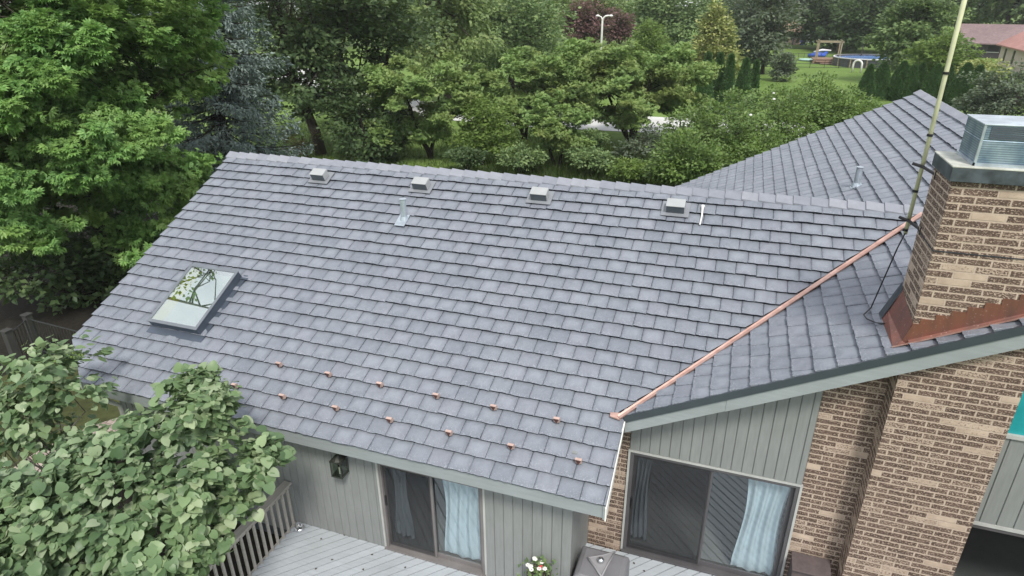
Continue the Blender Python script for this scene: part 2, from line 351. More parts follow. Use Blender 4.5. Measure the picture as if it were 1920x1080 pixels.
def tile_mesh(name, parent, courses, to_world, clips, seed):
    """courses: (s0, a0, a1, shift, n) ; local axes a (along the course), s (up the slope), h (out of it)"""
    r = random.Random(seed); V = []; Fs = []; UV = []
    A = [0, .06, .28, .5, .72, .94, 1]; S = [0, .05, .11, .18, .25, .315]
    for (s0, a0, a1, ci) in courses:
        k0 = math.floor(a0/TW)-2; off = (ci % 2)*TW*.5+((ci*7) % 3)*TW+r.uniform(-.02, .02); k = k0-3
        while k*TW+off < a1:
            x0 = k*TW+off+.0035; x1 = (k+1)*TW+off-.0035; kind = (k) % 3; k += 1
            if x1 < a0+.02: continue
            x0 = max(x0, a0); x1 = min(x1, a1)
            if x1-x0 < .03: continue
            o = len(V); th = .053+r.uniform(-.004, .003)+(.005 if kind == 0 else 0); sk = r.uniform(-.004, .004); tl = r.uniform(-.0025, .0025)
            jag = [r.uniform(-.007, .006) for _ in A]
            for j, s in enumerate(S):
                for i, a in enumerate(A):
                    ss = s+(jag[i]+sk if j == 0 else (jag[i]*.4 if j == 1 else 0))
                    h = th*(1-s/.335)+tl*(a-.5)*2
                    e = min(a, 1-a)
                    if kind == 0: h += .007*math.sin(min(1, e/.28)*math.pi/2)*math.sin(min(1, s/.12)*math.pi/2)
                    if e < .03: h -= .006
                    h += r.uniform(-.0014, .0014)
                    V.append(to_world(x0+(x1-x0)*a, s0+ss, h)); UV.append((a, .03+s/.32))
            n = len(A)
            for j in range(len(S)-1):
                for i in range(n-1): Fs.append((o+j*n+i, o+j*n+i+1, o+(j+1)*n+i+1, o+(j+1)*n+i))
            # butt face, undercut, with a layered step
            b0 = len(V)
            for lvl, (ds, dh) in enumerate(((-.001, -.010), (.010, -.014), (.014, -.064))):
                for i, a in enumerate(A):
                    V.append(to_world(x0+(x1-x0)*a, s0+ds+jag[i]*(1 if lvl < 2 else .5)+sk, th+dh+(0 if lvl < 2 else r.uniform(-.003, .003)))); UV.append((a, 0))
            for lvl in range(3):
                top = o if lvl == 0 else b0+(lvl-1)*n; bt = b0+lvl*n
                for i in range(n-1): Fs.append((bt+i, bt+i+1, top+i+1, top+i))
            # side skirts
            c0 = len(V)
            for side, i in ((0, 0), (1, n-1)):
                ids = []
                for j, s in enumerate(S):
                    x = x0 if side == 0 else x1
                    V.append(to_world(x, s0+s, th*(1-s/.335)-.03)); UV.append((i/(n-1), .03+s/.32)); ids.append(len(V)-1)
                for j in range(len(S)-1):
                    q = (o+j*n+i, o+(j+1)*n+i, ids[j+1], ids[j]); Fs.append(q if side == 0 else q[::-1])
    bm = bmesh.new(); bv = [bm.verts.new(v) for v in V]; lay = bm.loops.layers.uv.new('UVMap')
    bm.verts.index_update()
    for f in Fs:
        fc = bm.faces.new([bv[i] for i in f]); fc.smooth = False
        for l, i in zip(fc.loops, f): l[lay].uv = UV[i]
    for (co, no) in clips:      # keep the side the normal points to
        g = bm.verts[:]+bm.edges[:]+bm.faces[:]
        bmesh.ops.bisect_plane(bm, geom=g, plane_co=co, plane_no=no, clear_inner=True)
    me = bpy.data.meshes.new(name); off = Vector((0, 0, 0)); p = parent
    while p is not None: off += p.location; p = p.parent
    bmesh.ops.translate(bm, verts=bm.verts, vec=-off)
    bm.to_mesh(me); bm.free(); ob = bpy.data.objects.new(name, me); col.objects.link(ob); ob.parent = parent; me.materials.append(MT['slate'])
    return ob
def w_main(a, s, h): return (a, s*CS-h*SN, E-.035+s*SN+h*CS)
def w_wing(a, s, h): return (XV-YF+s*CS-h*SN, a, E-.035+s*SN+h*CS)     # a along Y
DY = .05                                                                 # the tiles top out on the fitted plane
# front roof: courses under the valley foot, then those cut by the valley
lowc = []; upc = []
for ci in range(23):
    s = ci*CO
    l = XL if ci > 1 else -9.9
    if ci < 5: lowc.append((s, l, XR, ci))
    else: upc.append((s, l, 4.6, ci))
vn = Vector((-1, VX, 0)).normalized()
roofA = tile_mesh('roof', house, lowc, w_main, [((-9.9, .283, 0), Vector((1, 1.37, 0)).normalized())], 1)
up = tile_mesh('roof_slope', house, upc, w_main, [((XV-.05, 1.191, 0), vn)], 2)
up.name = 'upper_courses'
# one mesh for the front slope: join the two by bmesh
def join(a, b):
    bm = bmesh.new(); bm.from_mesh(a.data); bm.from_mesh(b.data); bm.to_mesh(a.data); bm.free()
    me = b.data; bpy.data.objects.remove(b); bpy.data.meshes.remove(me)
join(roofA, up)
roofA['label'] = 'broad front slope of grey slate-look shingles'
# wing roof facing the valley
wa = []; wb = []
nW = int((XQ-XV+YF)*LS/CO)+1
for ci in range(nW):
    s = ci*CO
    wa.append((s, YF, 5.5, ci)); wb.append((s, 5.5, YQ, ci))
topclip = ((XQ, 0, 0), (-1, 0, 0))
roofB = tile_mesh('roof', house, wa, w_wing, [((XV+.085, 1.191, 0), -vn), topclip], 3)
vb = Vector((1, VX, 0)).normalized()
rb = tile_mesh('roof_slope', house, wb, w_wing, [((4.16, 5.62, 0), vb), topclip], 4)
join(roofB, rb); roofB['label'] = 'slate-look wing slope rising to the right'
def w_far(a, s, h): return (2*XQ-XV+YF-s*CS+h*SN, a, E-.035+s*SN+h*CS)
wc = [(ci*CO, YF, YQ, ci) for ci in range(nW)]
roofC = tile_mesh('roof', house, wc, w_far, [((XQ, 0, 0), (1, 0, 0))], 5); roofC['label'] = 'wing slope falling away to the right'
roofC.data.flip_normals()
# decking under both roofs and the slopes that face away
m = MB(); h = .075
def pl(pts): return [np.array(p, float) for p in pts]
def slab(pts, d=.10): m.prism(pl(pts)[::-1], (0, 0, -d))
k1 = E-.045
xv_top = XV+(RY-1.19)*VX
slab([(-9.52, .03, k1+.03*T), (-.0, .03, k1+.03*T), (0, YF+.0, k1+YF*T), (-10.43, YF, k1+YF*T), (-10.43, .75, k1+.75*T), (-9.9, .6, k1+.6*T), (-9.88, .283, k1+.283*T)])
slab([(-10.43, YF, k1+YF*T), (XV, YF, k1+YF*T), (xv_top, RY, k1+RY*T), (-10.43, RY, k1+RY*T)])
slab([(-10.43, RY, k1+RY*T), (xv_top, RY, k1+RY*T), (XV, RY*2-YF, k1+YF*T), (XV-YF, RY*2, k1), (-10.43, RY*2, k1)])
def zz(x): return k1+(YF+x-XV)*T
slab([(XV, YF+.02, zz(XV)), (XQ, YF+.02, zz(XQ)), (XQ, RY, zz(XQ)), (xv_top, RY, zz(xv_top))])
slab([(xv_top, RY, zz(xv_top)), (XQ, RY, zz(XQ)), (XQ, YQ-.02, zz(XQ)), (XV-YF, YQ-.02, zz(XV-YF)), (XV-YF, RY*2, k1), (XV, RY*2-YF, zz(XV))])
slab([(XQ, YF+.02, zz(XQ)), (XQ*2-XV+YF, YF+.02, k1), (XQ*2-XV+YF, YQ-.02, k1), (XQ, YQ-.02, zz(XQ))])
m.build('roof_deck', 'under', house)
# ridge caps
def ridge(p0, p1, side, name):
    m = MB(); p0 = np.array(p0, float); p1 = np.array(p1, float); L = np.linalg.norm(p1-p0); d = (p1-p0)/L; n = int(L/.29); sd_ = np.array(side, float)
    for i in range(n):
        a = p0+d*(i*L/n-.02); b = p0+d*((i+1)*L/n+.02); lift = np.array((0, 0, .012)); j = random.uniform(-.004, .004)
        wv = .17
        def sec(p, up): return [p+sd_*wv+np.array((0, 0, -wv*T+up)), p+np.array((0, 0, up+.012)), p-sd_*wv+np.array((0, 0, -wv*T+up))]
        A = sec(a, .066+j); B = sec(b, .034); A2 = [q-np.array((0, 0, .035)) for q in A]; B2 = [q-np.array((0, 0, .016)) for q in B]
        m.add(A+B+A2+B2, [(0, 1, 4, 3), (1, 2, 5, 4), (6, 9, 10, 7), (7, 10, 11, 8), (0, 6, 7, 1), (1, 7, 8, 2), (3, 4, 10, 9), (4, 5, 11, 10), (0, 3, 9, 6), (2, 8, 11, 5)])
    return m.build(name, 'ridge', house)
ridge((XL, RY, z1(RY)-.035), (4.2, RY, z1(RY)-.035), (0, -1, 0), 'ridge_cap')
ridge((XQ, YQ, z2(XQ)-.035), (XQ, YF, z2(XQ)-.035), (-1, 0, 0), 'ridge_cap')
# valley flashing in bright copper
m = MB(); f0 = np.array((XV, 1.191, z1(1.191))); f1 = np.array((4.014, 5.366, z1(5.366))); dv = (f1-f0)/np.linalg.norm(f1-f0)
nperp = np.array((VX, -1., 0)); nperp /= np.linalg.norm(nperp); nperp = -np.array((-VX*0+ -1, VX, 0))/math.hypot(1, VX)
a0 = f0-dv*.04; a1 = f1+dv*.15; up_ = np.array((0, 0, 1.))
L_ = [-.018, .018, .040, .090]; Hh = [-.02, .055, .042, .046]
pts = []
for p in (a0, a1):
    for l, hh in zip(L_, Hh): pts.append(p+nperp*l+up_*hh)
n4 = len(L_)
m.add(pts+[q-up_*.02 for q in pts], [(i, i+1, n4+i+1, n4+i) for i in range(n4-1)]+[(2*n4+i, 3*n4+i, 3*n4+i+1, 2*n4+i+1) for i in range(n4-1)]+[(0, 2*n4, 2*n4+1, 1), (1, 2*n4+1, 2*n4+2, 2), (2, 2*n4+2, 2*n4+3, 3)])
tail = f0+np.array((-.09, -.03, .03))
m.hexa([tail+np.array(q) for q in ((-.03, -.03, -.03), (.13, -.05, -.05), (.13, .05, 0), (-.03, .03, -.01))], [tail+np.array(q) for q in ((-.03, -.03, -.012), (.13, -.05, -.03), (.13, .05, .02), (-.03, .03, .01))])
m.build('valley_flashing', 'copper', house)

# fascias, rake boards, soffits
m = MB(); m.box(-9.52, -.02, .02, .05, E-.255, E-.03); m.build('fascia', 'fascia', house, bevel=.004)
m = MB(); m.box(-9.50, -.03, .052, .46, E-.25, E-.235); m.build('soffit', 'soffit', house)
m = MB()
m.hexa([(-.018, .0, E-.262), (.012, .0, E-.262), (.012, YF+.5, z1(YF+.5)-.262), (-.018, YF+.5, z1(YF+.5)-.262)], [(-.018, .0, E-.04), (.012, .0, E-.04), (.012, YF+.5, z1(YF+.5)-.04), (-.018, YF+.5, z1(YF+.5)-.04)])
m.build('rake_board', 'fascia', house)
m = MB()
m.hexa([(.012, -.012, E-.27), (.032, -.012, E-.27), (.032, YF-.01, z1(YF)-.10), (.012, YF-.01, z1(YF)-.10)], [(.012, -.012, E-.05), (.032, -.012, E-.05), (.032, YF-.01, z1(YF)-.05), (.012, YF-.01, z1(YF)-.05)])
m.build('corner_trim', 'white', house)
m = MB()
m.hexa([(-10.44, .75, z1(.75)-.26), (-10.41, .75, z1(.75)-.26), (-10.41, RY, z1(RY)-.26), (-10.44, RY, z1(RY)-.26)], [(-10.44, .75, z1(.75)-.05), (-10.41, .75, z1(.75)-.05), (-10.41, RY, z1(RY)-.05), (-10.44, RY, z1(RY)-.05)])
m.hexa([(-9.56, .02, E-.255), (-9.53, .02, E-.255), (-9.87, .3, E-.1), (-9.9, .3, E-.1)], [(-9.56, .02, E-.03), (-9.53, .02, E-.03), (-9.87, .3, E+.10), (-9.9, .3, E+.10)])
m.build('rake_board', 'fascia', house)
def sloped(x0, x1, dz0, dz1, y0, y1, mat, name):
    m = MB(); m.hexa([(x0, y0, z2(x0)+dz0), (x1, y0, z2(x1)+dz0), (x1, y1, z2(x1)+dz0), (x0, y1, z2(x0)+dz0)], [(x0, y0, z2(x0)+dz1), (x1, y0, z2(x1)+dz1), (x1, y1, z2(x1)+dz1), (x0, y1, z2(x0)+dz1)]); return m.build(name, mat, house)
sloped(.03, 1.36, -.325, -.128, 1.195, 1.23, 'fascia', 'rake_board'); sloped(1.363, XQ, -.33, -.128, 1.192, 1.23, 'fascia', 'rake_board')
sloped(.0, XQ, -.126, -.012, 1.165, 1.20, 'drip', 'drip_edge')
sloped(.03, XQ, -.30, -.285, 1.232, 1.70, 'soffit', 'soffit')
XE = 2*XQ-XV+YF
m = MB(); m.hexa([(XQ, 1.192, z2(XQ)-.33), (XE, 1.192, E-.33), (XE, 1.23, E-.33), (XQ, 1.23, z2(XQ)-.33)], [(XQ, 1.192, z2(XQ)-.128), (XE, 1.192, E-.128), (XE, 1.23, E-.128), (XQ, 1.23, z2(XQ)-.128)]); m.build('rake_board', 'fascia', house)
m = MB(); m.hexa([(XQ, 1.165, z2(XQ)-.126), (XE, 1.165, E-.126), (XE, 1.20, E-.126), (XQ, 1.20, z2(XQ)-.126)], [(XQ, 1.165, z2(XQ)-.012), (XE, 1.165, E-.012), (XE, 1.20, E-.012), (XQ, 1.20, z2(XQ)-.012)]); m.build('drip_edge', 'drip', house)
# downspout at the left corner
m = MB(); m.tube([(-9.75, .16, E-.05), (-9.72, .16, E-.3), (-9.45, .3, E-.6), (-9.3, .42, E-.75), (-9.3, .42, .1)], .045, 10); m.build('downspout', 'white', house, True)

# walls -------------------------------------------------------------
ZD = .548                     # deck level
def boards(name, x0, x1, y, zb, zt, wdt=.155, x_from=None):
    """vertical boards facing -Y; zb / zt are functions of x"""
    m = MB(); x = x0
    while x < x1-.005:
        xe = min(x+wdt, x1); a, b = x+.003, xe-.003; j = random.uniform(0, .002); c = .006
        lo = [(a, y-.012-j), (a+c, y-.020-j), (b-c, y-.020-j), (b, y-.012-j)]
        vs = []
        for (px, py) in lo: vs.append((px, py, zb(px)))
        for (px, py) in lo: vs.append((px, py, zt(px)))
        m.add(vs, [(0, 1, 5, 4), (1, 2, 6, 5), (2, 3, 7, 6)]); x = xe
    m.prism([(x0, y-.006, zb(x0)), (x1, y-.006, zb(x1)), (x1, y-.006, zt(x1)), (x0, y-.006, zt(x0))][::-1], (0, .09, 0))
    return m.build(name, 'siding', house)
WY = .443; HD = E-.66          # front wall plane, its door head
cst = lambda v: (lambda x: v)
boards('siding_wall', -9.3, -3.80, WY, cst(.25), cst(E-.236))
boards('siding_wall', -1.92, -.53, WY, cst(ZD-.02), cst(E-.236))
boards('siding_wall', -3.80, -1.92, WY, cst(HD+.06), cst(E-.236))
m = MB(); m.box(-.62, -.528, WY-.022, WY+.1, ZD-.1, E-.24); m.build('corner_board', 'siding', house)
m = MB(); m.box(-.60, -.53, WY+.101, 1.70, ZD-.1, E+.3); m.build('end_wall', 'siding', house)
m = MB(); m.box(-9.3, -9.2, WY+.09, RY*2-.5, 0, E-.1); m.build('end_wall', 'siding', house)
m = MB(); m.box(-9.19, -1.0, RY*2-.6, RY*2-.5, 0, E-.15); m.build('back_wall', 'siding', house)
m = MB(); m.prism([(-9.28, .9, E-.15), (-9.28, RY*2-.9, E-.15), (-9.28, RY, z1(RY)-.2)], (.06, 0, 0)); m.build('gable_wall', 'siding', house)
m = MB(); m.prism([(-.9, YQ-.6, 0), (XQ*2+.4, YQ-.6, 0), (XQ*2+.4, YQ-.6, E-.2), (XQ, YQ-.6, z2(XQ)-.25), (-.9, YQ-.6, E-.2)], (0, .1, 0)); m.build('back_wall', 'siding', house)
m = MB(); m.box(-1.0, -.9, RY*2-.5, YQ-.5, 0, E-.15); m.build('end_wall', 'siding', house); m = MB(); m.box(XQ*2+.4, XQ*2+.5, 1.8, YQ-.5, 0, E-.15); m.build('end_wall', 'siding', house)
GY = 1.711
zr = lambda x: z2(x)-.28
zh = E-.36
def bwall(name, pts, d): m = MB(); m.prism([(x, GY, z) for x, z in pts][::-1], (0, d, 0)); return m.build(name, 'brick', house)
bwall('brick_wall', [(-.53, 0), (.06, 0), (.06, zr(.06)), (-.53, zr(-.3))], .2)
bwall('brick_wall', [(2.59, 0), (3.31, 0), (3.31, zr(3.31)), (2.59, zr(2.59))], .2)
boards('siding_wall', .065, 2.585, GY-.004, cst(zh+.03), zr, .152)
boards('siding_wall', 4.60, 9.2, GY-.004, cst(zh+.03), lambda x: E+1.06, .195); boards('siding_wall', 9.2, 12.2, GY-.004, cst(zh+.03), cst(E-.02), .195); boards('siding_wall', 8.25, 12.2, GY-.004, cst(ZD-.03), cst(zh+.029), .195)
zm = lambda x: zr(2*XQ-x)
m = MB(); m.prism([(4.60, GY, E+1.12), (9.2, GY, E+1.12), (9.2, GY, zm(9.2)), (XQ, GY, zr(XQ)), (4.60, GY, zr(4.6))][::-1], (0, .1, 0)); m.build('gable_wall', 'siding', house)
m = MB(); m.prism([(9.203, GY, E-.02), (12.2, GY, E-.02), (12.2, GY, zm(12.2)), (9.203, GY, zm(9.203))][::-1], (0, .1, 0)); m.build('gable_wall', 'siding', house)
m = MB(); m.box(-9.29, -.54, WY+.002, WY+.12, 0, .249); m.build('foundation', 'capside', house)
m = MB(); m.box(-.53, 2.585, GY+.002, GY+.19, 0, ZD-.06); m.box(3.3, 12.2, GY+.002, GY+.19, 0, ZD-.03); m.build('foundation', 'cap', house)

# chimney -----------------------------------------------------------
CX0, CX1, CY0, CY1, CZ = 3.30, 4.66, 1.37, 2.16, E+4.335
chim = empty('chimney', (CX0-house.location[0], CY0-house.location[1], 0)); chim.parent = house
m = MB()
m.box(3.31, 4.60, CY0, GY-.002, 0, E+1.90)                # breast under the eave
m.build('chimney_breast', 'brick', chim)
m = MB(); m.box(CX0, CX1, CY0, CY1, E+1.91, CZ); 
m.build('brick_stack', 'brick', chim, bevel=.004)
m = MB(); m.box(CX0-.008, CX1+.008, CY0-.008, CY1+.008, E+3.52, E+3.532); m.build('dark_joint', 'under', chim)
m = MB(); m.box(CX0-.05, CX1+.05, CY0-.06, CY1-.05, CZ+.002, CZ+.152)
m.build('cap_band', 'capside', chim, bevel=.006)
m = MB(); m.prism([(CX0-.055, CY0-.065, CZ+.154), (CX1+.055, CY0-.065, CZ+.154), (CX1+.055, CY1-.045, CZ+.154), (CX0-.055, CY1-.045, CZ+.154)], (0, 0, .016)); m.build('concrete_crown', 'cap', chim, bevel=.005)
m = MB(); g0 = CZ+.171; cx0, cx1, cy0, cy1 = 3.463, 4.50, 1.402, 2.04
m.box(cx0, cx1, cy0, cy1, g0, g0+.27); m.build('spark_screen', 'mesh', chim, bevel=.01)
m = MB(); m.box(cx0+.0, cx1, cy0, cy1, g0+.272, g0+.42); m.build('louvre_band', 'mesh', chim)
m = MB()
for k in range(7): m.box(cx0+.06, cx1-.03, cy0-.010, cy0-.001, g0+.285+k*.019, g0+.295+k*.019)
m.build('louvre_slats', 'ventd', chim)
m = MB(); m.box(cx0-.015, cx1+.015, cy0-.015, cy1+.015, g0+.421, g0+.437); m.build('screen_lid', 'galv', chim, bevel=.004)
m = MB(); m.box(cx0-.012, cx0+.012, cy0-.012, cy0+.012, g0, g0+.42); m.box(cx0-.02, cx1+.01, cy0-.02, cy0-.003, g0, g0+.03); m.box(cx0-.02, cx0-.003, cy0-.02, cy1, g0, g0+.03); m.build('corner_angle', 'galv', chim)
# stepped copper flashing along the front, apron on the left
m = MB(); y = CY0-.012; zl = lambda x: z2(x)+.012
st = [(3.32, 2.575), (3.41, 2.575), (3.41, 2.668), (3.515, 2.668)]
zs = 2.60; xs = 3.30; poly = []
steps = [(3.30, 2.600), (3.37, 2.672), (3.512, 2.746), (3.652, 2.822), (3.80, 2.897), (3.95, 2.970), (4.10, 3.045), (4.25, 3.12), (4.40, 3.195), (4.55, 3.27), (4.66, 3.27)]
for i in range(len(steps)-1):
    a, b = steps[i][0], steps[i+1][0]; zt_ = E+steps[i][1]
    m.hexa([(a, y-.004, zl(a)), (b, y-.004, zl(b)), (b, CY0-.001, zl(b)), (a, CY0-.001, zl(a))], [(a, y+.004, zt_), (b, y+.004, zt_), (b, CY0-.001, zt_), (a, CY0-.001, zt_)])
fl = lambda x, yy, dz: (x, yy, z2(x)+dz)
m.add([fl(3.16, 1.335, .012), (3.235, 1.35, E+2.36), (3.30, CY0-.02, E+2.60), (3.30, CY0-.018, E+2.3), (3.30, 1.31, z2(3.3)+.012), fl(4.7, 1.31, .012), fl(4.7, CY0-.016, .04), fl(3.30, CY0-.016, .05)],
      [(0, 4, 3, 1), (1, 3, 2), (4, 5, 6, 7)])
m.add([fl(3.15, 1.33, .014), (3.235, 1.35, E+2.362), (3.298, CY0-.02, E+2.61), (3.298, 2.1, E+2.72), (3.2, 2.15, E+2.40), fl(3.15, 2.16, .014)], [(0, 1, 4, 5), (1, 2, 3, 4)])
m.build('copper_flashing', 'oldcopper', chim)
m = MB(); m.hexa([fl(3.14, 1.318, .012), fl(4.7, 1.290, .012), fl(4.7, 1.312, .012), fl(3.14, 1.335, .012)], [fl(3.14, 1.318, .026), fl(4.7, 1.290, .026), fl(4.7, 1.312, .026), fl(3.14, 1.335, .026)]); m.build('flashing_hem', 'copper', chim)
m = MB(); m.add([fl(3.12, 2.05, .02), fl(3.14, 2.3, .02), (3.295, 2.2, E+2.80), (3.295, 2.10, E+2.72), fl(3.15, 2.12, .03)], [(0, 4, 3, 2, 1)]); m.build('dark_cricket', 'drip', chim)

# skylight ----------------------------------------------------------
def on_main(x, y, dh=0.): return np.array((x, y-dh*SN, z1(y)+dh*CS))
def slab_main(m, x0, x1, y0, y1, h0, h1, inset=0.):
    m.hexa([on_main(x0, y0, h0), on_main(x1, y0, h0), on_main(x1, y1, h0), on_main(x0, y1, h0)], [on_main(x0+inset, y0+inset, h1), on_main(x1-inset, y0+inset, h1), on_main(x1-inset, y1-inset, h1), on_main(x0+inset, y1-inset, h1)])
skl = empty('skylight', np.array(on_main(-8.35, 1.4))-np.array(house.location)); skl.parent = house
sx0, sx1, sy0, sy1, hh = -8.90, -7.76, 1.20, 2.46, .17
m = MB(); f = .055
slab_main(m, sx0, sx1, sy0, sy0+f, .0, hh); slab_main(m, sx0, sx1, sy1-f, sy1, .0, hh); slab_main(m, sx0, sx0+f, sy0+f, sy1-f, .0, hh); slab_main(m, sx1-f, sx1, sy0+f, sy1-f, .0, hh)
m.build('curb', 'flash', skl, bevel=.004)
m = MB(); e = .012
slab_main(m, sx0-e, sx1+e, sy0-e, sy0+.045, hh+.001, hh+.022); slab_main(m, sx0-e, sx1+e, sy1-.045, sy1+e, hh+.001, hh+.022); slab_main(m, sx0-e, sx0+.045, sy0+.045, sy1-.045, hh+.001, hh+.022); slab_main(m, sx1-.045, sx1+e, sy0+.045, sy1-.045, hh+.001, hh+.022)
m.build('frame', 'skyframe', skl, bevel=.004)
m = MB(); slab_main(m, sx0+.046, sx1-.046, sy0+.046, sy1-.046, hh+.004, hh+.010); m.build('glass_pane', 'skyglass', skl)
m = MB(); slab_main(m, sx0-.05, sx1+.10, sy0-.13, sy0-.001, .0, .006); slab_main(m, sx1+.001, sx1+.10, sy0, sy1+.05, .0, .006); slab_main(m, sx0-.04, sx0-.001, sy0, sy1+.05, .0, .006); m.build('flashing', 'flash', skl)
m = MB(); slab_main(m, sx0+.06, sx1-.06, sy0+.06, sy1-.06, .060, .064); m.build('shaft', 'aqua', skl); m = MB(); m.hexa([on_main(sx0+.056, sy0+.06, .065), on_main(sx0+.21, sy0+.06, .065), on_main(sx0+.21, sy1-.06, .065), on_main(sx0+.056, sy1-.06, .065)], [on_main(sx0+.056, sy0+.06, .165), on_main(sx0+.08, sy0+.06, .165), on_main(sx0+.08, sy1-.06, .165), on_main(sx0+.056, sy1-.06, .165)]); m.build('shaft_lining', 'oliveboard', skl)
m = MB(); slab_main(m, sx1+.0, sx1+.16, sy1-.06, sy1-.02, .01, .035); m.build('loose_flashing_tab', 'flash', skl)

# roof vents, pipes, snow guards ------------------------------------
def part(name, loc): o = empty(name, np.array(loc)-np.array(house.location)); o.parent = house; return o
def mkvent():
    x, y = -7.545, 5.03
    p = part('roof_vent', on_main(x, y))
    m = MB(); slab_main(m, x-.25, x+.25, y-.12, y+.22, .036, .042); m.build('base_flange', 'ventf', p)
    m = MB(); slab_main(m, x-.155, x+.155, y-.05, y+.125, .043, .20); m.build('grille_box', 'ventd', p)
    m = MB(); slab_main(m, x-.168, x+.168, y-.058, y+.135, .202, .216, .003)
    slab_main(m, x+.156, x+.168, y-.04, y+.13, .045, .201); slab_main(m, x-.168, x-.156, y-.04, y+.13, .045, .201)
    m.build('hood', 'ventg', p, bevel=.008); return p
v0 = mkvent()
for (x, y) in ((-5.06, 5.03), (-2.48, 5.03), (.13, 5.03)):
    c = copy_tree(v0, house); d = on_main(x, y)-on_main(-7.545, 5.03); c.location = tuple(np.array(v0.location)+d)
def vent_pipe(base, H, r, lean=(0, 0), fl_=None):
    p = part('vent_pipe', base); b = np.array(base)
    m = MB(); m.tube([b-np.array((0, 0, .05)), b+np.array((0, 0, H-.012)), b+np.array((0, 0, H-.01)), b+np.array((0, 0, H))], [r, r, r*1.18, r*1.18], 16); m.build('pipe', 'galv', p)
    m = MB(); m.tube([b+np.array((0, 0, -.03)), b+np.array((0, 0, .08))], [r*1.6, r*1.08], 16); m.build('boot', 'galv', p)
    m = MB(); fl_(m); m.build('flange', 'galv', p); return p
vent_pipe(on_main(-5.07, 4.22), .44, .062, fl_=lambda m: slab_main(m, -5.2, -4.98, 4.04, 4.32, .03, .038))
def wfl(m):
    a, b, c, d = 3.46, 3.66, 8.35, 8.54
    m.hexa([(a, c, z2(a)+.012), (b, c, z2(b)+.012), (b, d, z2(b)+.012), (a, d, z2(a)+.012)], [(a, c, z2(a)+.02), (b, c, z2(b)+.02), (b, d, z2(b)+.02), (a, d, z2(a)+.02)])
vent_pipe((3.57, 8.46, z2(3.57)), .42, .065, fl_=wfl)
def guard():
    x, y = -6.39, .455; m = MB(); w_ = .046
    A = [on_main(x-w_, y-.02, .03), on_main(x+w_, y-.02, .03), on_main(x+w_, y+.03, .03), on_main(x-w_, y+.03, .03)]
    B = [on_main(x-w_, y-.02, .125), on_main(x+w_, y-.02, .125), on_main(x+w_, y+.018, .11), on_main(x-w_, y+.018, .11)]
    tip = on_main(x, y-.035, .020)
    m.add(B+A+[tip], [(0, 1, 2, 3), (3, 2, 6, 7), (1, 5, 6, 2), (0, 3, 7, 4), (0, 8, 1), (0, 4, 8), (1, 8, 5)])
    p = m.build('snow_guard', 'guard', house, origin=None)
    f2 = MB(); q = -.0025
    f2.add([on_main(x-w_*.92, y-.0225+q, .120), on_main(x+w_*.92, y-.0225+q, .120), on_main(x, y-.0365+q, .026)], [(0, 1, 2)[::-1]])
    f2.build('face_plate', 'rust', p); return p
g0_ = guard(); first = on_main(-6.39, .455)
for (x, y) in [(-5.43, .45), (-4.42, .45), (-3.45, .45), (-2.45, .45), (-1.47, .45), (-.47, .45), (-5.83, .94), (-4.85, .94), (-3.88, .94), (-2.88, .94), (-1.92, .94), (-.93, .94)]:
    c = copy_tree(g0_, house); c.location = tuple(np.array(g0_.location)+on_main(x, y)-first)
m = MB(); m.tube([on_main(.60, 5.19, .06), on_main(.60, 5.13, .055), on_main(.61, 4.98, .04), on_main(.60, 4.78, .03)], [.03, .02, .014, .013], 8); m.lathe([(.0, 0), (.035, .005), (.03, .03), (.0, .04)], on_main(.6, 5.2, .03), 10); m.build('white_tube', 'white', house)

# sliding doors -----------------------------------------------------
def sliding_door(x0, x1, y, zt, name_label, frame_mat, screen_left):
    d = part('sliding_door', ((x0+x1)/2, y, ZD)); d['label'] = name_label
    m = MB(); w_ = .05
    m.box(x0, x0+w_, y-.02, y+.10, ZD+.03, zt); m.box(x1-w_, x1, y-.02, y+.10, ZD+.03, zt); m.box(x0, x1, y-.02, y+.10, zt+.001, zt+.05); m.box(x0-.02, x1+.02, y-.07, y+.10, ZD-.02, ZD+.029)
    m.build('frame', frame_mat, d, bevel=.003)
    m = MB(); m.box(x0-.035, x0-.001, y-.03, y+.02, ZD, zt+.05); m.box(x1+.001, x1+.035, y-.03, y+.02, ZD, zt+.05); m.box(x0-.035, x1+.035, y-.035, y+.02, zt+.051, zt+.085); m.build('outer_trim', 'trim', d)
    xm = (x0+x1)/2
    for (a, b, yy) in ((x0+w_, xm+.03, y+.015), (xm-.03, x1-w_, y+.05)):
        m = MB(); s = .052; z0 = ZD+.032
        m.box(a, a+s, yy, yy+.03, z0, zt-.002); m.box(b-s, b, yy, yy+.03, z0, zt-.002); m.box(a+s, b-s, yy, yy+.03, zt-.06, zt-.002); m.box(a+s, b-s, yy, yy+.03, z0, z0+.085)
        sash = m.build('sash', frame_mat, d)
        m = MB(); m.box(a+s, b-s, yy+.012, yy+.018, z0+.086, zt-.061); m.build('glass_pane', 'glass', d)
    m = MB(); m.add([(x0+w_+.01, y+.004, ZD+.07), (xm, y+.004, ZD+.07), (xm, y+.004, zt-.03), (x0+w_+.01, y+.004, zt-.03)], [(0, 1, 2, 3)]); m.build('insect_screen', 'screen', d)
    m = MB(); m.box(x0+w_+.012, x0+w_+.035, y-.012, y+.014, ZD+.95, ZD+1.15); m.build('handle', 'black', d)
    return d
sliding_door(-3.775, -1.945, WY, HD, 'narrower sliding door under the long eave', 'taupe', True)
sliding_door(.085, 2.565, GY, zh-.06, 'wider sliding door beside the brick', 'bronze', False)
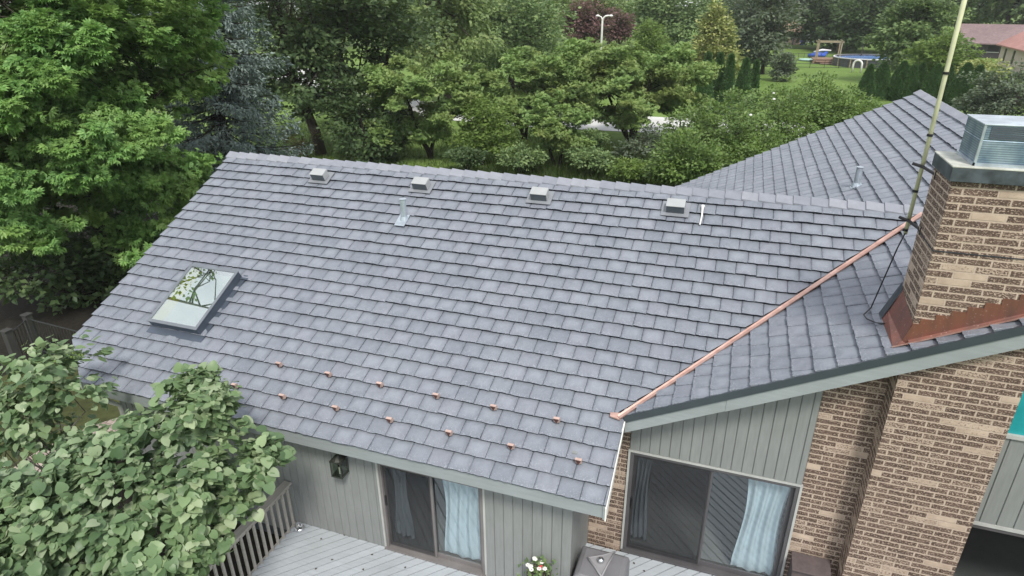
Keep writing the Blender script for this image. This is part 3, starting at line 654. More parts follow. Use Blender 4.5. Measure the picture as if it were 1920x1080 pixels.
# window right of the breast and the teal one above the siding
wn = part('picture_window', (5.8, GY, ZD)); m = MB(); m.box(4.605, 4.68, GY-.02, GY+.08, ZD+.0, zh-.03); m.box(4.68, 8.2, GY-.02, GY+.08, zh-.09, zh-.03); m.box(4.68, 8.2, GY-.02, GY+.08, ZD, ZD+.08); m.build('frame', 'bronze', wn)
m = MB(); m.box(4.61, 8.2, GY-.035, GY+.03, zh-.029, zh+.026); m.build('outer_trim', 'trim', wn)
m = MB(); m.box(4.681, 8.2, GY+.03, GY+.036, ZD+.081, zh-.091); m.build('glass_pane', 'glass', wn)
tw = part('clerestory_window', (5.5, GY, E+1.1)); m = MB(); m.box(4.602, 8.2, GY-.06, GY+.05, E+1.062, E+1.115); m.box(4.602, 4.64, GY-.03, GY+.05, E+1.116, zr(4.6)-.02); m.build('sill', 'trim', tw)
m = MB(); m.prism([(4.641, GY-.012, E+1.116), (XQ+.6, GY-.012, E+1.116), (XQ+.6, GY-.012, zr(XQ)-.5), (4.641, GY-.012, zr(4.641)-.05)][::-1], (0, .006, 0)); m.build('teal_blind', 'teal', tw, smooth=False)
# rooms behind the glass
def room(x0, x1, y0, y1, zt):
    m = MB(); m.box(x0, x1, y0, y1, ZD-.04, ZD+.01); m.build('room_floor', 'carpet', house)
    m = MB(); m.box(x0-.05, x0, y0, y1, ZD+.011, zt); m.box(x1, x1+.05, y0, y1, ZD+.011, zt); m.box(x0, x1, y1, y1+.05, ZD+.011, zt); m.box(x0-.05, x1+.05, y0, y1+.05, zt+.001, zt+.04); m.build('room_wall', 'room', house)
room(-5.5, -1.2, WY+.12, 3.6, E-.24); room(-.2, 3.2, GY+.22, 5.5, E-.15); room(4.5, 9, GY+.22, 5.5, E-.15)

def curtain(x0, x1, y, z0, z1_, mat, label, gather=.0, waves=7):
    m = MB(); n = 60; rows = 10; V = []
    for j in range(rows+1):
        t = j/rows; z = z1_+(z0-z1_)*t
        for i in range(n+1):
            u = i/n; sh = gather*math.sin(math.pi*min(1, t*1.1))*(.5-u)
            x = x0+(x1-x0)*u+sh+.02*math.sin(t*5+u*3)
            yy = y+.024*math.sin(u*math.pi*2*waves+math.sin(t*2.)*.6)+.012*math.sin(u*23+t*4)
            V.append((x, yy, z+.02*math.sin(u*11)*(j == rows)))
    o = len(V); V += [(a, b+.006, c) for a, b, c in V]; F = []
    for j in range(rows):
        for i in range(n):
            a = j*(n+1)+i; F.append((a, a+n+1, a+n+2, a+1)); F.append((o+a, o+a+1, o+a+n+2, o+a+n+1))
    m.add(V, F); ob = m.build('curtain', mat, None, True, origin=((x0+x1)/2, y, z0)); tag(ob, label, 'curtain'); return ob
curtain(-2.74, -1.98, WY+.17, ZD+.06, HD-.02, 'curtain', 'wide pale blue curtain behind the fixed pane of the narrower sliding door', .06, 4)
curtain(-3.68, -3.36, WY+.18, ZD+.16, HD-.02, 'curtain2', 'gathered grey-blue curtain at the dark left pane of the narrower sliding door', .05, 4)
curtain(1.86, 2.5, GY+.18, ZD+.05, zh-.08, 'curtain', 'pale blue curtain drawn to the right side of the wider sliding door', .08, 4)
curtain(.12, .42, GY+.2, ZD+.14, zh-.08, 'curtain2', 'narrow blue-grey curtain at the left edge of the wider sliding door', .03, 4)

# lantern -----------------------------------------------------------
lx, ly, lz = -4.42, WY-.15, E-.80
lan = empty('wall_lantern', (lx, ly, lz-.15), 'dark bronze glass lantern hung on the siding just under the eave', 'wall lantern')
m = MB(); a, b, tp, bt = .105, .075, lz+.16, lz-.12
m.box(lx-a, lx+a, ly-a, ly+a, bt-.015, bt)
for sx_ in (-1, 1):
    for sy_ in (-1, 1): m.tube([(lx+sx_*.095, ly+sy_*.095, bt), (lx+sx_*.095, ly+sy_*.095, tp)], .010, 6)
m.box(lx-a, lx+a, ly-a, ly+a, tp, tp+.015); m.lathe([(.10, 0), (.03, .07), (.0, .09)], (lx, ly, tp+.016), 8); m.build('cage', 'lampmetal', lan)
m = MB(); m.box(lx-.088, lx+.088, ly-.088, ly+.088, bt+.001, tp-.001); m.build('glass', 'lampglass', lan)
m = MB(); m.tube([(lx, ly, bt), (lx, ly, bt+.12)], .016, 8); m.build('candle_tube', 'white', lan)
m = MB(); m.box(lx-.05, lx+.05, WY-.04, WY-.022, lz-.06, lz+.12); m.tube([(lx, WY-.03, lz+.1), (lx, ly, tp+.1)], .012, 6); m.build('bracket', 'lampmetal', lan)

# deck --------------------------------------------------------------
deck = empty('deck', (0, 0, 0), 'pale painted wooden deck of diagonal boards along the back of the house', 'deck')
def clip_poly(P, a, b, c):          # keep a*x+b*y<=c
    out = []
    for i in range(len(P)):
        p, q = P[i], P[(i+1) % len(P)]; dp, dq = a*p[0]+b*p[1]-c, a*q[0]+b*q[1]-c
        if dp <= 0: out.append(p)
        if dp*dq < 0: t = dp/(dp-dq); out.append((p[0]+(q[0]-p[0])*t, p[1]+(q[1]-p[1])*t))
    return out
def deck_field(m, regions, ang, w_=.142):
    c, s = math.cos(ang), math.sin(ang)
    for i in range(-90, 90):
        lo, hi = i*w_+.0085, (i+1)*w_-.0085; L = 20
        P = [(c*-L-s*lo, s*-L+c*lo), (c*L-s*lo, s*L+c*lo), (c*L-s*hi, s*L+c*hi), (c*-L-s*hi, s*-L+c*hi)]
        for reg in regions:
            Q = P
            for h_ in reg:
                Q = clip_poly(Q, *h_)
                if len(Q) < 3: break
            if len(Q) >= 3:
                j = random.uniform(-.0015, .0015); m.prism([(x, y, ZD-.035) for x, y in Q], (0, 0, .035+j))
m = MB()
deck_field(m, [[(-1, 0, 5.62), (1, 0, -.555), (0, -1, 5.0), (0, 1, WY-.024)], [(-1, 0, .555), (1, 0, 4.3), (0, -1, 5.0), (0, 1, GY-.074)]], R_(46))
m.build('deck_boards', 'deck', deck)
m = MB(); m.box(-5.66, -5.63, -5, WY-.03, ZD-.22, ZD-.002); m.box(-5.66, 4.3, -5.04, -5.005, ZD-.22, ZD-.002); m.build('rim_joist', 'rail', deck)
m = MB(); m.box(-5.55, 4.2, -4.9, -4.8, 0, ZD-.04); m.box(-5.55, -5.45, -4.8, .3, 0, ZD-.04); m.build('joists', 'rail', deck); m = MB(); m.box(-.5, 4.2, .3, .4, 0, ZD-.04); m.build('joists', 'rail', deck)
rl = empty('railing', (-5.64, -2, ZD)); rl.parent = deck
m = MB(); m.box(-5.72, -5.57, -5.0, WY-.04, ZD+.90, ZD+.938); m.build('top_rail', 'rail', rl, bevel=.005)
m = MB(); m.box(-5.655, -5.625, -5.0, WY-.05, ZD+.80, ZD+.88); m.build('rail_beam', 'rail', rl)
k = 0; yy = WY-.14
b0 = MB(); b0.box(-5.625, -5.588, yy-.02, yy+.02, ZD-.15, ZD+.895); bo = b0.build('baluster', 'rail', rl, bevel=.003)
while True:
    k += 1
    if yy-k*.145 < -4.9: break
    c = bo.copy(); col.objects.link(c); c.parent = rl; c.location = (bo.location[0], bo.location[1]-k*.145, bo.location[2])
# things on the deck ------------------------------------------------
bp = at_z(562, 992, ZD)
m = MB(); m.lathe([(.088, .0), (.095, .012), (.074, .055), (.068, .055), (.055, .02), (.0, .018)], (bp[0], bp[1], ZD+.002), 24)
tag(m.build('pet_bowl', 'silver', None, True, origin=(bp[0], bp[1], ZD+.002)), 'round steel pet bowl on the deck by the railing corner', 'pet bowl')
# covered grill with a folded triangle tray and a silver knob
gx, gy = at_z(1128, 1058, ZD+.75)[:2]
gr = empty('covered_grill', (gx, gy, ZD), 'grey covered box standing on the deck in the corner beside the brick strip', 'covered grill')
m = MB()
sec = [(0, .36), (.25, .39), (.62, .385), (.70, .36), (.735, .29)]
o = 0
for i, (z, a) in enumerate(sec):
    m.v += [(gx-a, gy-a*.9, ZD+z), (gx+a, gy-a*.9, ZD+z), (gx+a, gy+a*.9, ZD+z), (gx-a, gy+a*.9, ZD+z)]
for i in range(len(sec)-1):
    for k in range(4): m.f.append((i*4+k, i*4+(k+1) % 4, i*4+4+(k+1) % 4, i*4+4+k))
m.f.append((3, 2, 1, 0)); q = (len(sec)-1)*4; m.f.append((q, q+1, q+2, q+3))
m.build('fitted_cover', 'grey', gr, bevel=.02)
m = MB(); m.box(gx-.4, gx+.4, gy-.375, gy-.358, ZD+.42, ZD+.44); m.box(gx-.05, gx+.1, gy-.377, gy-.359, ZD+.1, ZD+.40); m.build('cover_strap', 'greyl', gr)
ty = ZD+.80
tr_ = empty('triangle_tray', (gx, gy, ZD+.737), 'grey three-cornered tray lying on top of the covered box', 'tray')
m = MB(); tri = [(gx-.22, gy+.03), (gx+.05, gy-.25), (gx+.15, gy+.28)]
m.prism([(x, y, ZD+.738) for x, y in tri], (0, 0, .03)); m.build('tray_bottom', 'greyl', tr_, bevel=.006)
m = MB()
for i in range(3): a, b = tri[i], tri[(i+1) % 3]; m.tube([(a[0], a[1], ZD+.775), ((a[0]+b[0])/2*.92+gx*.08, (a[1]+b[1])/2*.92+gy*.08, ZD+.772), (b[0], b[1], ZD+.775)], .014, 8)
m.build('rim', 'greyl', tr_, True)
m = MB(); m.lathe([(.02, 0), (.05, .015), (.055, .045), (.035, .075), (.0, .085)], (gx-.02, gy+.02, ZD+.77), 16)
tag(m.build('metal_knob', 'silver', None, True, origin=(gx-.02, gy+.02, ZD+.77)), 'shiny round silver ball sitting in the three-cornered tray', 'metal ball')
# flower pot
_d = ray(1010, 1074); _q = CAM+_d*((WY-.24-CAM[1])/_d[1]); fx, fy = float(_q[0]), WY-.24; PZ = float(_q[2])-ZD-.36
fpz = ZD
pot = empty('flower_planter', (fx, fy, ZD), 'potted flowers in red and white against the siding wall', 'planter')
FZ = float(_q[2]); ph_ = (FZ-ZD)/.31
m = MB(); m.lathe([(.13, 0), (.17, .26*ph_), (.185, .27*ph_), (.185, .31*ph_), (.16, .31*ph_), (.15, .28*ph_), (.0, .27*ph_)], (fx, fy, ZD+.002), 20); m.build('pot', 'brown', pot, True)

# cabinet between door and breast
cabx0, cabx1 = 2.66, 3.17
cb = empty('storage_cabinet', (2.9, GY-.22, ZD), 'dark brown flat-topped cabinet against the brick right of the wider sliding door', 'cabinet')
zc = at_z(1500, 1022, 0)
m = MB(); m.hexa([(cabx0, GY-.34, ZD+.0), (cabx1, GY-.34, ZD+.0), (cabx1, GY-.02, ZD+.0), (cabx0, GY-.02, ZD+.0)], [(cabx0, GY-.30, ZD+.78), (cabx1, GY-.30, ZD+.78), (cabx1, GY-.04, ZD+.80), (cabx0, GY-.04, ZD+.80)]); m.build('body', 'brown', cb, bevel=.012)
m = MB(); m.hexa([(cabx0-.015, GY-.36, ZD+.79), (cabx1+.015, GY-.36, ZD+.79), (cabx1+.015, GY-.03, ZD+.84), (cabx0-.015, GY-.03, ZD+.84)], [(cabx0-.015, GY-.36, ZD+.815), (cabx1+.015, GY-.36, ZD+.815), (cabx1+.015, GY-.03, ZD+.865), (cabx0-.015, GY-.03, ZD+.865)]); m.build('lid', 'brown', cb, bevel=.008)

# dry leaves and a pale stain
lf = MB().add([(0, 0, 0), (.02, .02, .008), (.05, 0, .002), (.02, -.018, .006)], [(0, 2, 1), (0, 3, 2)]); k = 0
for (u, v) in ((600, 1010), (645, 1005), (700, 1040), (760, 1062), (620, 1050), (1190, 1058), (1240, 1050), (680, 1066), (590, 1068), (1210, 1072)):
    q = at_z(u, v, ZD+.004)
    if k == 0: l0 = lf.build('fallen_leaf', paint('dry_leaf', (.06, .045, .03), .8), None, False, origin=None); l0.location = tuple(q); lo = l0
    else: lo = l0.copy(); col.objects.link(lo); lo.location = tuple(q)
    lo.rotation_euler.z = k*1.7; tag(lo, 'small dry leaf lying on the pale deck boards', 'leaf', 'dry leaves on the deck'); k += 1
# antenna mast ------------------------------------------------------
mxp, myp = 3.22, 2.38
mast = empty('antenna_mast', (mxp, myp, E+3.40), 'tall pale yellow mast clamped to the left side of the brick chimney', 'mast')
m = MB(); m.tube([(mxp+.01, myp, E+3.38), (mxp-.01, myp, E+7.6)], [.023, .028], 14); m.build('pole', 'pole', mast, True)
for z in (3.93, 4.62, 5.33, 3.42):
    m = MB(); m.tube([(mxp, myp, E+z), (mxp, myp, E+z+.03)], .033, 14); m.build('tape_band', 'black', mast)
for z in (3.57, 4.26):
    m = MB(); m.tube([(mxp-.10, myp+.02, E+z+.02), (mxp, myp-.045, E+z), (mxp+.09, CY1-.05, E+z-.03)], .020, 8); m.tube([(mxp+.085, CY1-.12, E+z-.08), (mxp+.085, CY1-.12, E+z+.03)], .016, 8); m.build('clamp_arm', 'black', mast)
m = MB(); cz = lambda x, y: (x, y, z2(x)+.03)
m.tube([(mxp, myp-.03, E+3.40), (mxp-.05, myp-.06, E+3.20), cz(3.08, 2.5), cz(2.98, 2.35), cz(3.0, 2.2), cz(3.08, 2.02), cz(3.16, 1.95)], .009, 6); m.build('cable', 'black', mast)


# ------------------------------------------------------------------ ground, road, path
def sheet(name, poly, z, mat, kind='structure', sub=0):
    m = MB(); m.add([(x, y, z) for x, y in poly], [tuple(range(len(poly)))]); return tag(m.build(name, mat), kind=kind)
sheet('ground', [(-700, -300), (700, -300), (700, 1100), (-700, 1100)], 0, 'lawn')
def ribbon(name, pts, wd, z, mat):
    pts = [np.array(p, float) for p in pts]; Q = []
    for i in range(len(pts)-1):
        p0, p1, p2, p3 = pts[max(i-1, 0)], pts[i], pts[i+1], pts[min(i+2, len(pts)-1)]
        for t in np.linspace(0, 1, 8, endpoint=False):
            Q.append(.5*((2*p1)+(-p0+p2)*t+(2*p0-5*p1+4*p2-p3)*t*t+(-p0+3*p1-3*p2+p3)*t**3))
    Q.append(pts[-1]); V = []; F = []
    for i, p in enumerate(Q):
        d = Q[min(i+1, len(Q)-1)]-Q[max(i-1, 0)]; d /= np.linalg.norm(d); n = np.array((-d[1], d[0]))
        for sgn in (1, -1): q = p+n*sgn*wd/2; V.append((q[0], q[1], z))
        if i: F.append((2*i-2, 2*i-1, 2*i+1, 2*i))
    return tag(MB().add(V, F).build(name, mat), kind='structure')
ribbon('road', [(60, 46), (20, 47), (-5, 46.5), (-20, 47), (-36, 53), (-52, 66), (-80, 90)], 7.5, .03, 'road')
blob = lambda c, rx, ry, n=28, j=.18: [(c[0]+rx*(1+random.uniform(-j, j))*math.cos(2*math.pi*k/n), c[1]+ry*(1+random.uniform(-j, j))*math.sin(2*math.pi*k/n)) for k in range(n)]
sheet('soil', blob((-24, 12), 10, 13), .012, 'soil'); sheet('soil', [(4.35, -6), (14, -6), (14, 1.7), (4.35, 1.7)], .014, 'soil'); sheet('shaded_lawn', blob((-12.5, -1.5), 9, 6.2), .008, 'shade'); sheet('soil', blob((-8.6, -.3), 2.7, 3.2), .012, 'soil')  # soil rectangle is added out of view to darken the picture window's reflection
ribbon('path', [(-11.6, -3.5), (-12.2, -.8), (-12.55, .5), (-12.3, 1.6), (-11.7, 2.6), (-11.2, 4)], .7, .016, 'pavers')

# ------------------------------------------------------------------ foliage
def frames(axis, nrm):
    a = axis/np.linalg.norm(axis, axis=1, keepdims=True); n = nrm-a*np.sum(a*nrm, 1, keepdims=True)
    n /= np.linalg.norm(n, axis=1, keepdims=True)+1e-9; return np.cross(a, n), a, n
def scatter_mesh(tv, tf, P, axis, nrm, size):
    x, a, n = frames(axis, nrm); k = len(tv); s = size[:, None, None]
    V = P[:, None, :]+s*(tv[None, :, 0:1]*x[:, None]+tv[None, :, 1:2]*a[:, None]+tv[None, :, 2:3]*n[:, None])
    F = tf[None]+(np.arange(len(P))*k)[:, None, None]
    return V.reshape(-1, 3), F.reshape(-1, tf.shape[1])
KITE = (np.array([(0, 0, 0), (.33, .42, .07), (0, 1, -.08), (-.33, .42, .07)]), np.array([(0, 1, 2), (0, 2, 3)]))
def rosette(n, spread=2.2, tilt=.25):
    V = []; F = []
    for i in range(n):
        t = (i/(n-1)-.5)*spread if n > 1 else 0; c, s = math.cos(t), math.sin(t); o = len(V)
        for (x, y, z) in ((0, 0, 0), (.20, .5, .05), (0, 1., -tilt), (-.20, .5, .05)):
            V.append((x*c+y*s, -x*s+y*c, z-.05*(i % 2)))
        F += [(o, o+1, o+2), (o, o+2, o+3)]
    return np.array(V), np.array(F)
ROS = rosette(5); TRI = rosette(3, 1.7)
NEEDLE = (np.array([(0, 0, 0), (.2, .35, .05), (.02, 1, -.22), (-.2, .35, .05), (0, .25, -.10)]), np.array([(0, 1, 2), (0, 2, 3), (0, 2, 4)]))
def heart():
    R = [(0, 0, 0), (.28, -.10, .04), (.49, .12, .08), (.48, .44, .07), (.29, .76, .01), (0, 1.0, -.13)]
    mid = [(0, .03, 0), (0, .22, 0), (0, .46, -.01), (0, .74, -.06)]
    V = [(*R[0],), *R[1:5], R[5], *[(-x, y, z) for x, y, z in R[1:5]], *mid[1:]]
    F = [(0, 1, 2, 10), (10, 2, 3, 11), (11, 3, 4, 12), (12, 4, 5, 5), (0, 10, 7, 6), (10, 11, 8, 7), (11, 12, 9, 8), (12, 5, 5, 9)]
    T3 = []
    for f in F:
        f = list(dict.fromkeys(f))
        if len(f) == 4: T3 += [(f[0], f[1], f[2]), (f[0], f[2], f[3])]
        else: T3.append(tuple(f))
    return np.array(V, float), np.array(T3)
HEART = heart()
def unit(v): return v/(np.linalg.norm(v, axis=1, keepdims=True)+1e-9)
def ellip_points(blobs, n, shell=.45):
    """points in a union of ellipsoids (c, (rx,ry,rz)), biased towards the surface; also the outward direction"""
    wts = np.array([b[1][0]*b[1][1]+b[1][0]*b[1][2]+b[1][1]*b[1][2] for b in blobs]); wts = wts/wts.sum()
    ids = rng.choice(len(blobs), n, p=wts); d = unit(rng.normal(size=(n, 3))); r = rng.random(n)**shell
    C = np.array([b[0] for b in blobs], float)[ids]; Rr = np.array([b[1] for b in blobs], float)[ids]
    return C+d*Rr*r[:, None], unit(d/Rr*Rr.mean(1, keepdims=True)), r
def limb_pts(p, q, sag, k=5, jit=.06):
    p, q = np.array(p, float), np.array(q, float); L = np.linalg.norm(q-p); out = []
    for i in range(k+1):
        t = i/k; x = p+(q-p)*t; x[2] += sag*L*math.sin(math.pi*t)
        if 0 < i < k: x += rng.normal(size=3)*L*jit
        out.append(x)
    return out
def tree(name, label, cat, base, blobs, ncl, lpc, lsize, clr, mat, trunk_r, bark='bark', tmpl=KITE, stems=1, limbs=9, group=None,
         flat=.55, up=.8, droop=.0, shell=.45, bough=None, fork=.45, outward=.7, lean=(0, 0), stem_spread=.5):
    base = np.array((base[0], base[1], base[2] if len(base) > 2 else 0.), float); org = base.copy()
    root = empty(name, org, label, cat, group)
    if bough:
        bp_, bo_, _ = ellip_points(blobs, bough[0], .35); br = bough[1]*(.65+.7*rng.random(bough[0]))
        cl, _, r = ellip_points([(p_, (q_, q_, q_*bough[2])) for p_, q_ in zip(bp_, br)], ncl, .5)
        cen = np.array([b[0] for b in blobs], float).mean(0); out = unit(cl-cen)
    else: cl, out, r = ellip_points(blobs, ncl, shell)
    # leaves
    n = ncl*lpc; rep = np.repeat(np.arange(ncl), lpc)
    sz = clr*(.6+.8*rng.random(ncl))
    off = rng.normal(size=(n, 3)); off = unit(off)*(rng.random((n, 1))**.6)*sz[rep][:, None]; off[:, 2] *= flat
    P = cl[rep]+off; keep = P[:, 2] > base[2]+.05
    axis = unit(unit(off)*.8+out[rep]*outward+rng.normal(size=(n, 3))*.45); axis[:, 2] = axis[:, 2]*.6-droop
    nrm = unit(np.array((0, 0, 1.))*up+out[rep]*.5+rng.normal(size=(n, 3))*.45)
    S = lsize*(.6+.75*rng.random(n))
    V, Fc = scatter_mesh(*tmpl, P[keep], axis[keep], nrm[keep], S[keep])
    np_mesh('crown', V-org, Fc, GREENS[mat], root)
    # trunk and limbs
    m = MB(); bc = np.array([b[0] for b in blobs], float).mean(0); top = bc.copy(); top[2] = max(b[0][2]+b[1][2]*.55 for b in blobs)
    Ht = top[2]-base[2]
    for sidx in range(stems):
        if stems == 1: tgt = top
        else:
            a = 2*math.pi*sidx/stems+.6; br = max(b[1][0] for b in blobs)
            tgt = np.array((bc[0]+math.cos(a)*br*stem_spread, bc[1]+math.sin(a)*br*stem_spread, base[2]+Ht*.8))
        b0 = base+np.array((rng.normal()*.1, rng.normal()*.1, -.1))*(stems > 1)
        if stems > 1: b0[2] = base[2]-.1
        mid = b0*.5+tgt*.5+np.array((lean[0], lean[1], 0)); rr = trunk_r*(1 if stems == 1 else .75)
        pts = [b0+(mid-b0)*t+((tgt-mid)-(mid-b0))*0 for t in (0, .25, .6)]+[mid+(tgt-mid)*t for t in (0, .5, 1)]
        pts = [p+(rng.normal(size=3)*Ht*.012 if 0 < i else 0) for i, p in enumerate(pts)]
        m.tube(pts, [rr*1.25, rr, rr*.85, rr*.72, rr*.42, rr*.12], 7)
        for _ in range(limbs//stems):
            t = rng.uniform(fork, .95); i = min(int(t*5), 4); s0 = pts[i]+(pts[i+1]-pts[i])*(t*5-i)
            j = rng.integers(ncl); e = cl[j]; e = s0+(e-s0)*.95
            lr = rr*.38*(1-t*.5); L = limb_pts(s0, e, .08, 4); m.tube(L, [lr, lr*.75, lr*.5, lr*.32, lr*.12], 5, False)
            for _2 in range(2):
                q = L[2]; jj = np.argmin(np.linalg.norm(cl-(q+rng.normal(size=3)*clr*2.2), axis=1)); m.tube(limb_pts(q, cl[jj], .05, 3), [lr*.4, lr*.3, lr*.2, lr*.08], 4, False)
    m.build('trunk', bark, root, True)
    return root
def px(u, vc, d, ru, rv, rd=None):
    """ellipsoid seen at pixel (u, vc), ru x rv pixels in radius, at horizontal distance d"""
    c = at_d(u, vc, d); k = np.linalg.norm(c-CAM)/F_PX; return (tuple(c), (ru*k, (rd if rd else ru*k), rv*k))
def baseof(u, d): p = at_d(u, 200, d); return (p[0], p[1], 0)

# near left: the big oak
tree('oak_tree', 'big bright green oak filling the upper left, nearest the long roof', 'tree', baseof(120, 26),
     [px(150, 60, 26, 190, 150), px(20, 150, 25, 200, 150), px(250, 150, 25.5, 95, 95), px(230, 300, 24.5, 115, 80), px(60, 300, 24, 150, 75), px(140, -70, 27, 220, 130), px(110, 215, 22, 120, 65), px(310, 330, 24, 70, 60), px(30, 430, 23, 60, 40), px(255, 425, 23.5, 60, 35)],
     1900, 46, .165, .42, 'maple', .34, tmpl=ROS, limbs=34, flat=.5, bough=(165, 1.12, .55), droop=.08)
tree('tall_tree', 'tall airy tree off to the left whose branches are mirrored in the skylight', 'tree', (-19.5, 1.0), [((-18., 3.1, 13.6), (.7, .8, .7)), ((-18.6, 2.2, 12.6), (.6, .6, .8)), ((-18.6, .9, 12.3), (.6, .7, .5)), ((-20, 5., 15.5), (2, 1.5, 1.5))], 46, 10, .2, .35, 'bright', .2, limbs=18)
# understory below it: bare twigs and dark brush
for (u, v, d, ru, rv, lb) in ((60, 400, 27, 130, 70, 'dark twiggy brush under the left part of the big oak'), (230, 440, 26, 110, 60, 'dark twiggy brush between the big oak and the roof edge'), (60, 500, 24.5, 90, 38, 'low dark brush behind the iron fence'), (190, 520, 25, 80, 34, 'low dark brush near the left rake of the roof')):
    tree('brush', lb, 'bush', baseof(u, d), [px(u, v, d, ru, rv)], 90, 18, .22, .6, 'dark', .06, 'darkbark', stems=4, limbs=24, flat=.7)
# blue spruce
def spruce(base, H, rad, z0, layers, nb, mat, label, cat='tree', sp=.42, per=15, keep=1.):
    base = np.array(base, float); root = empty('spruce_tree', base, label, cat); P = []; A = []; N = []; m = MB()
    m.tube([base, base+(0, 0, H*.5), base+(0, 0, H)], [.26, .16, .02], 8)
    nbr = layers*nb
    for b in range(nbr):
        t = (b+rng.random())/nbr; t = t**1.15; z = z0+(H-z0)*t; R = rad*(1-t)**.75+.15
        if rng.random() > keep: continue
        a = b*2.39996+rng.normal()*.25; r = R*rng.uniform(.55, 1.12); d = np.array((math.cos(a), math.sin(a), 0)); pr = np.array((-d[1], d[0], 0)); dr = rng.uniform(.15, .4)
        p0 = base+(0, 0, z); bend = lambda q: np.array((0, 0, -dr*r*q+(dr*.75)*r*q*q))
        m.tube([p0+d*r*q+bend(q) for q in (0, .35, .7, 1)], [.05*(1-t)+.012, .03, .018, .006], 4, False)
        n = int(per*r)+8; tw = rng.normal()*.25
        for i in range(n):
            q = rng.uniform(.12, 1.)**.75; side = rng.uniform(-1, 1); c = p0+d*r*q+bend(q)+pr*side*.40*r*(1.1-q)*.75
            c = c+np.array((0, 0, rng.uniform(-.38, .05)-.18*abs(side)+tw*side*.3*r))
            P.append(c); A.append(d*.6+pr*side*.8+np.array((0, 0, rng.uniform(-.7, .25)))+rng.normal(size=3)*.35); N.append(np.array((0, 0, .9))+d*.3+rng.normal(size=3)*.5)
    P, A, N = map(np.array, (P, A, N)); V, Fc = scatter_mesh(*NEEDLE, P, unit(A), unit(N), sp*(.6+.8*rng.random(len(P))))
    np_mesh('crown', V-base, Fc, GREENS[mat], root); m.build('trunk', 'darkbark', root, True); return root
spruce(baseof(410, 33), 17, 4.4, .6, 24, 13, 'spruce', 'tall blue-grey spruce right behind the big oak', keep=.95, per=95, sp=.18)
# dark multi-stem trees in the middle left
tree('dark_tree', 'tall dark leaning tree right of the blue spruce', 'tree', baseof(590, 44), [px(540, 40, 44, 110, 120), px(560, -60, 45, 160, 110), px(520, 150, 43, 60, 60)], 300, 44, .34, 1.0, 'dark', .33, 'bark', limbs=16, fork=.3, shell=.5, lean=(-1.2, 0), bough=(84, 1.5, .6))
tree('dark_tree', 'dark tree with several black stems left of the pale olive tree', 'tree', baseof(690, 47), [px(650, 60, 47, 100, 110), px(700, 10, 48, 120, 90), px(620, 170, 46, 70, 60)], 320, 42, .34, 1.0, 'dark', .36, 'darkbark', stems=3, limbs=18, fork=.3, stem_spread=.6, bough=(90, 1.5, .6))
tree('yew_bush', 'near-black evergreen bush standing between the dark trees and the ridge', 'bush', baseof(680, 41), [px(690, 235, 41, 70, 75), px(650, 200, 42, 45, 55), px(735, 260, 41, 40, 45)], 150, 40, .26, .7, 'dark', .2, 'darkbark', stems=3)
tree('brown_shrub', 'thin shrub with reddish brown leaves at the foot of the leaning dark tree', 'bush', baseof(565, 43), [px(565, 265, 43, 30, 25)], 26, 14, .2, .4, 'brown', .05, stems=4, limbs=12)
# mid-ground
tree('olive_tree', 'tall olive green tree with hanging branches in the middle of the tree line', 'tree', baseof(840, 62), [px(800, 50, 62, 95, 100), px(860, 90, 61, 60, 75), px(820, -40, 64, 120, 70)], 340, 40, .40, 1.1, 'olive', .35, limbs=14, droop=.35, bough=(84, 1.7, .7))
tree('broadleaf_tree', 'rounded blue-green tree left of the plum-red tree', 'tree', baseof(960, 72), [px(960, 40, 72, 95, 70), px(1000, 70, 70, 60, 50), px(920, 70, 73, 70, 60)], 340, 40, .42, 1.2, 'mid', .35, bough=(78, 1.9, .7))
haw = 'hawthorn trees in the back garden'
tree('hawthorn_tree', 'round hawthorn just behind the ridge, in front of the olive tree', 'tree', baseof(800, 41), [px(790, 160, 41, 90, 55), px(770, 220, 40, 65, 45), px(830, 215, 41, 60, 50), px(720, 180, 42, 45, 35)], 430, 42, .16, .48, 'haw', .17, 'darkbark', ROS, stems=3, limbs=18, group=haw, flat=.45, bough=(56, .74, .6))
tree('hawthorn_tree', 'low pale hawthorn with forked trunk nearest the ridge', 'tree', baseof(1045, 37.5), [px(1040, 225, 37.5, 52, 38), px(1010, 255, 37.5, 32, 24), px(1072, 258, 37.5, 28, 22)], 210, 40, .145, .38, 'haw', .13, 'darkbark', ROS, stems=2, limbs=12, group=haw, flat=.45, bough=(30, .74, .6))
tree('hawthorn_tree', 'mid-size hawthorn left of the widest hawthorn', 'tree', baseof(985, 46), [px(965, 138, 46, 75, 45), px(940, 210, 45, 60, 40), px(1000, 190, 46, 50, 40)], 400, 42, .165, .5, 'haw', .16, 'darkbark', ROS, stems=3, limbs=16, group=haw, flat=.45, bough=(54, .74, .6))
tree('hawthorn_tree', 'widest hawthorn with a flat yellow-green crown and many stems', 'tree', baseof(1185, 46), [px(1120, 120, 46, 110, 46), px(1222, 138, 46, 98, 54), px(1170, 180, 45, 115, 48), px(1085, 160, 46, 70, 48), px(1278, 172, 45, 48, 46)], 1050, 44, .165, .5, 'haw', .2, 'darkbark', ROS, stems=5, limbs=30, group=haw, flat=.45, bough=(135, .74, .6))
tree('shrub', 'loose light green shrub left of the low pale hawthorn', 'bush', baseof(900, 39), [px(890, 250, 39, 45, 32), px(940, 262, 39, 42, 28), px(915, 215, 40, 50, 30), px(880, 205, 40, 35, 25)], 190, 30, .2, .5, 'bright', .06, stems=4, limbs=10)
tree('shrub', 'low dark shrub under the widest hawthorn', 'bush', baseof(1110, 41), [px(1110, 258, 41, 26, 14)], 40, 30, .18, .35, 'mid', .05, stems=3, limbs=6)
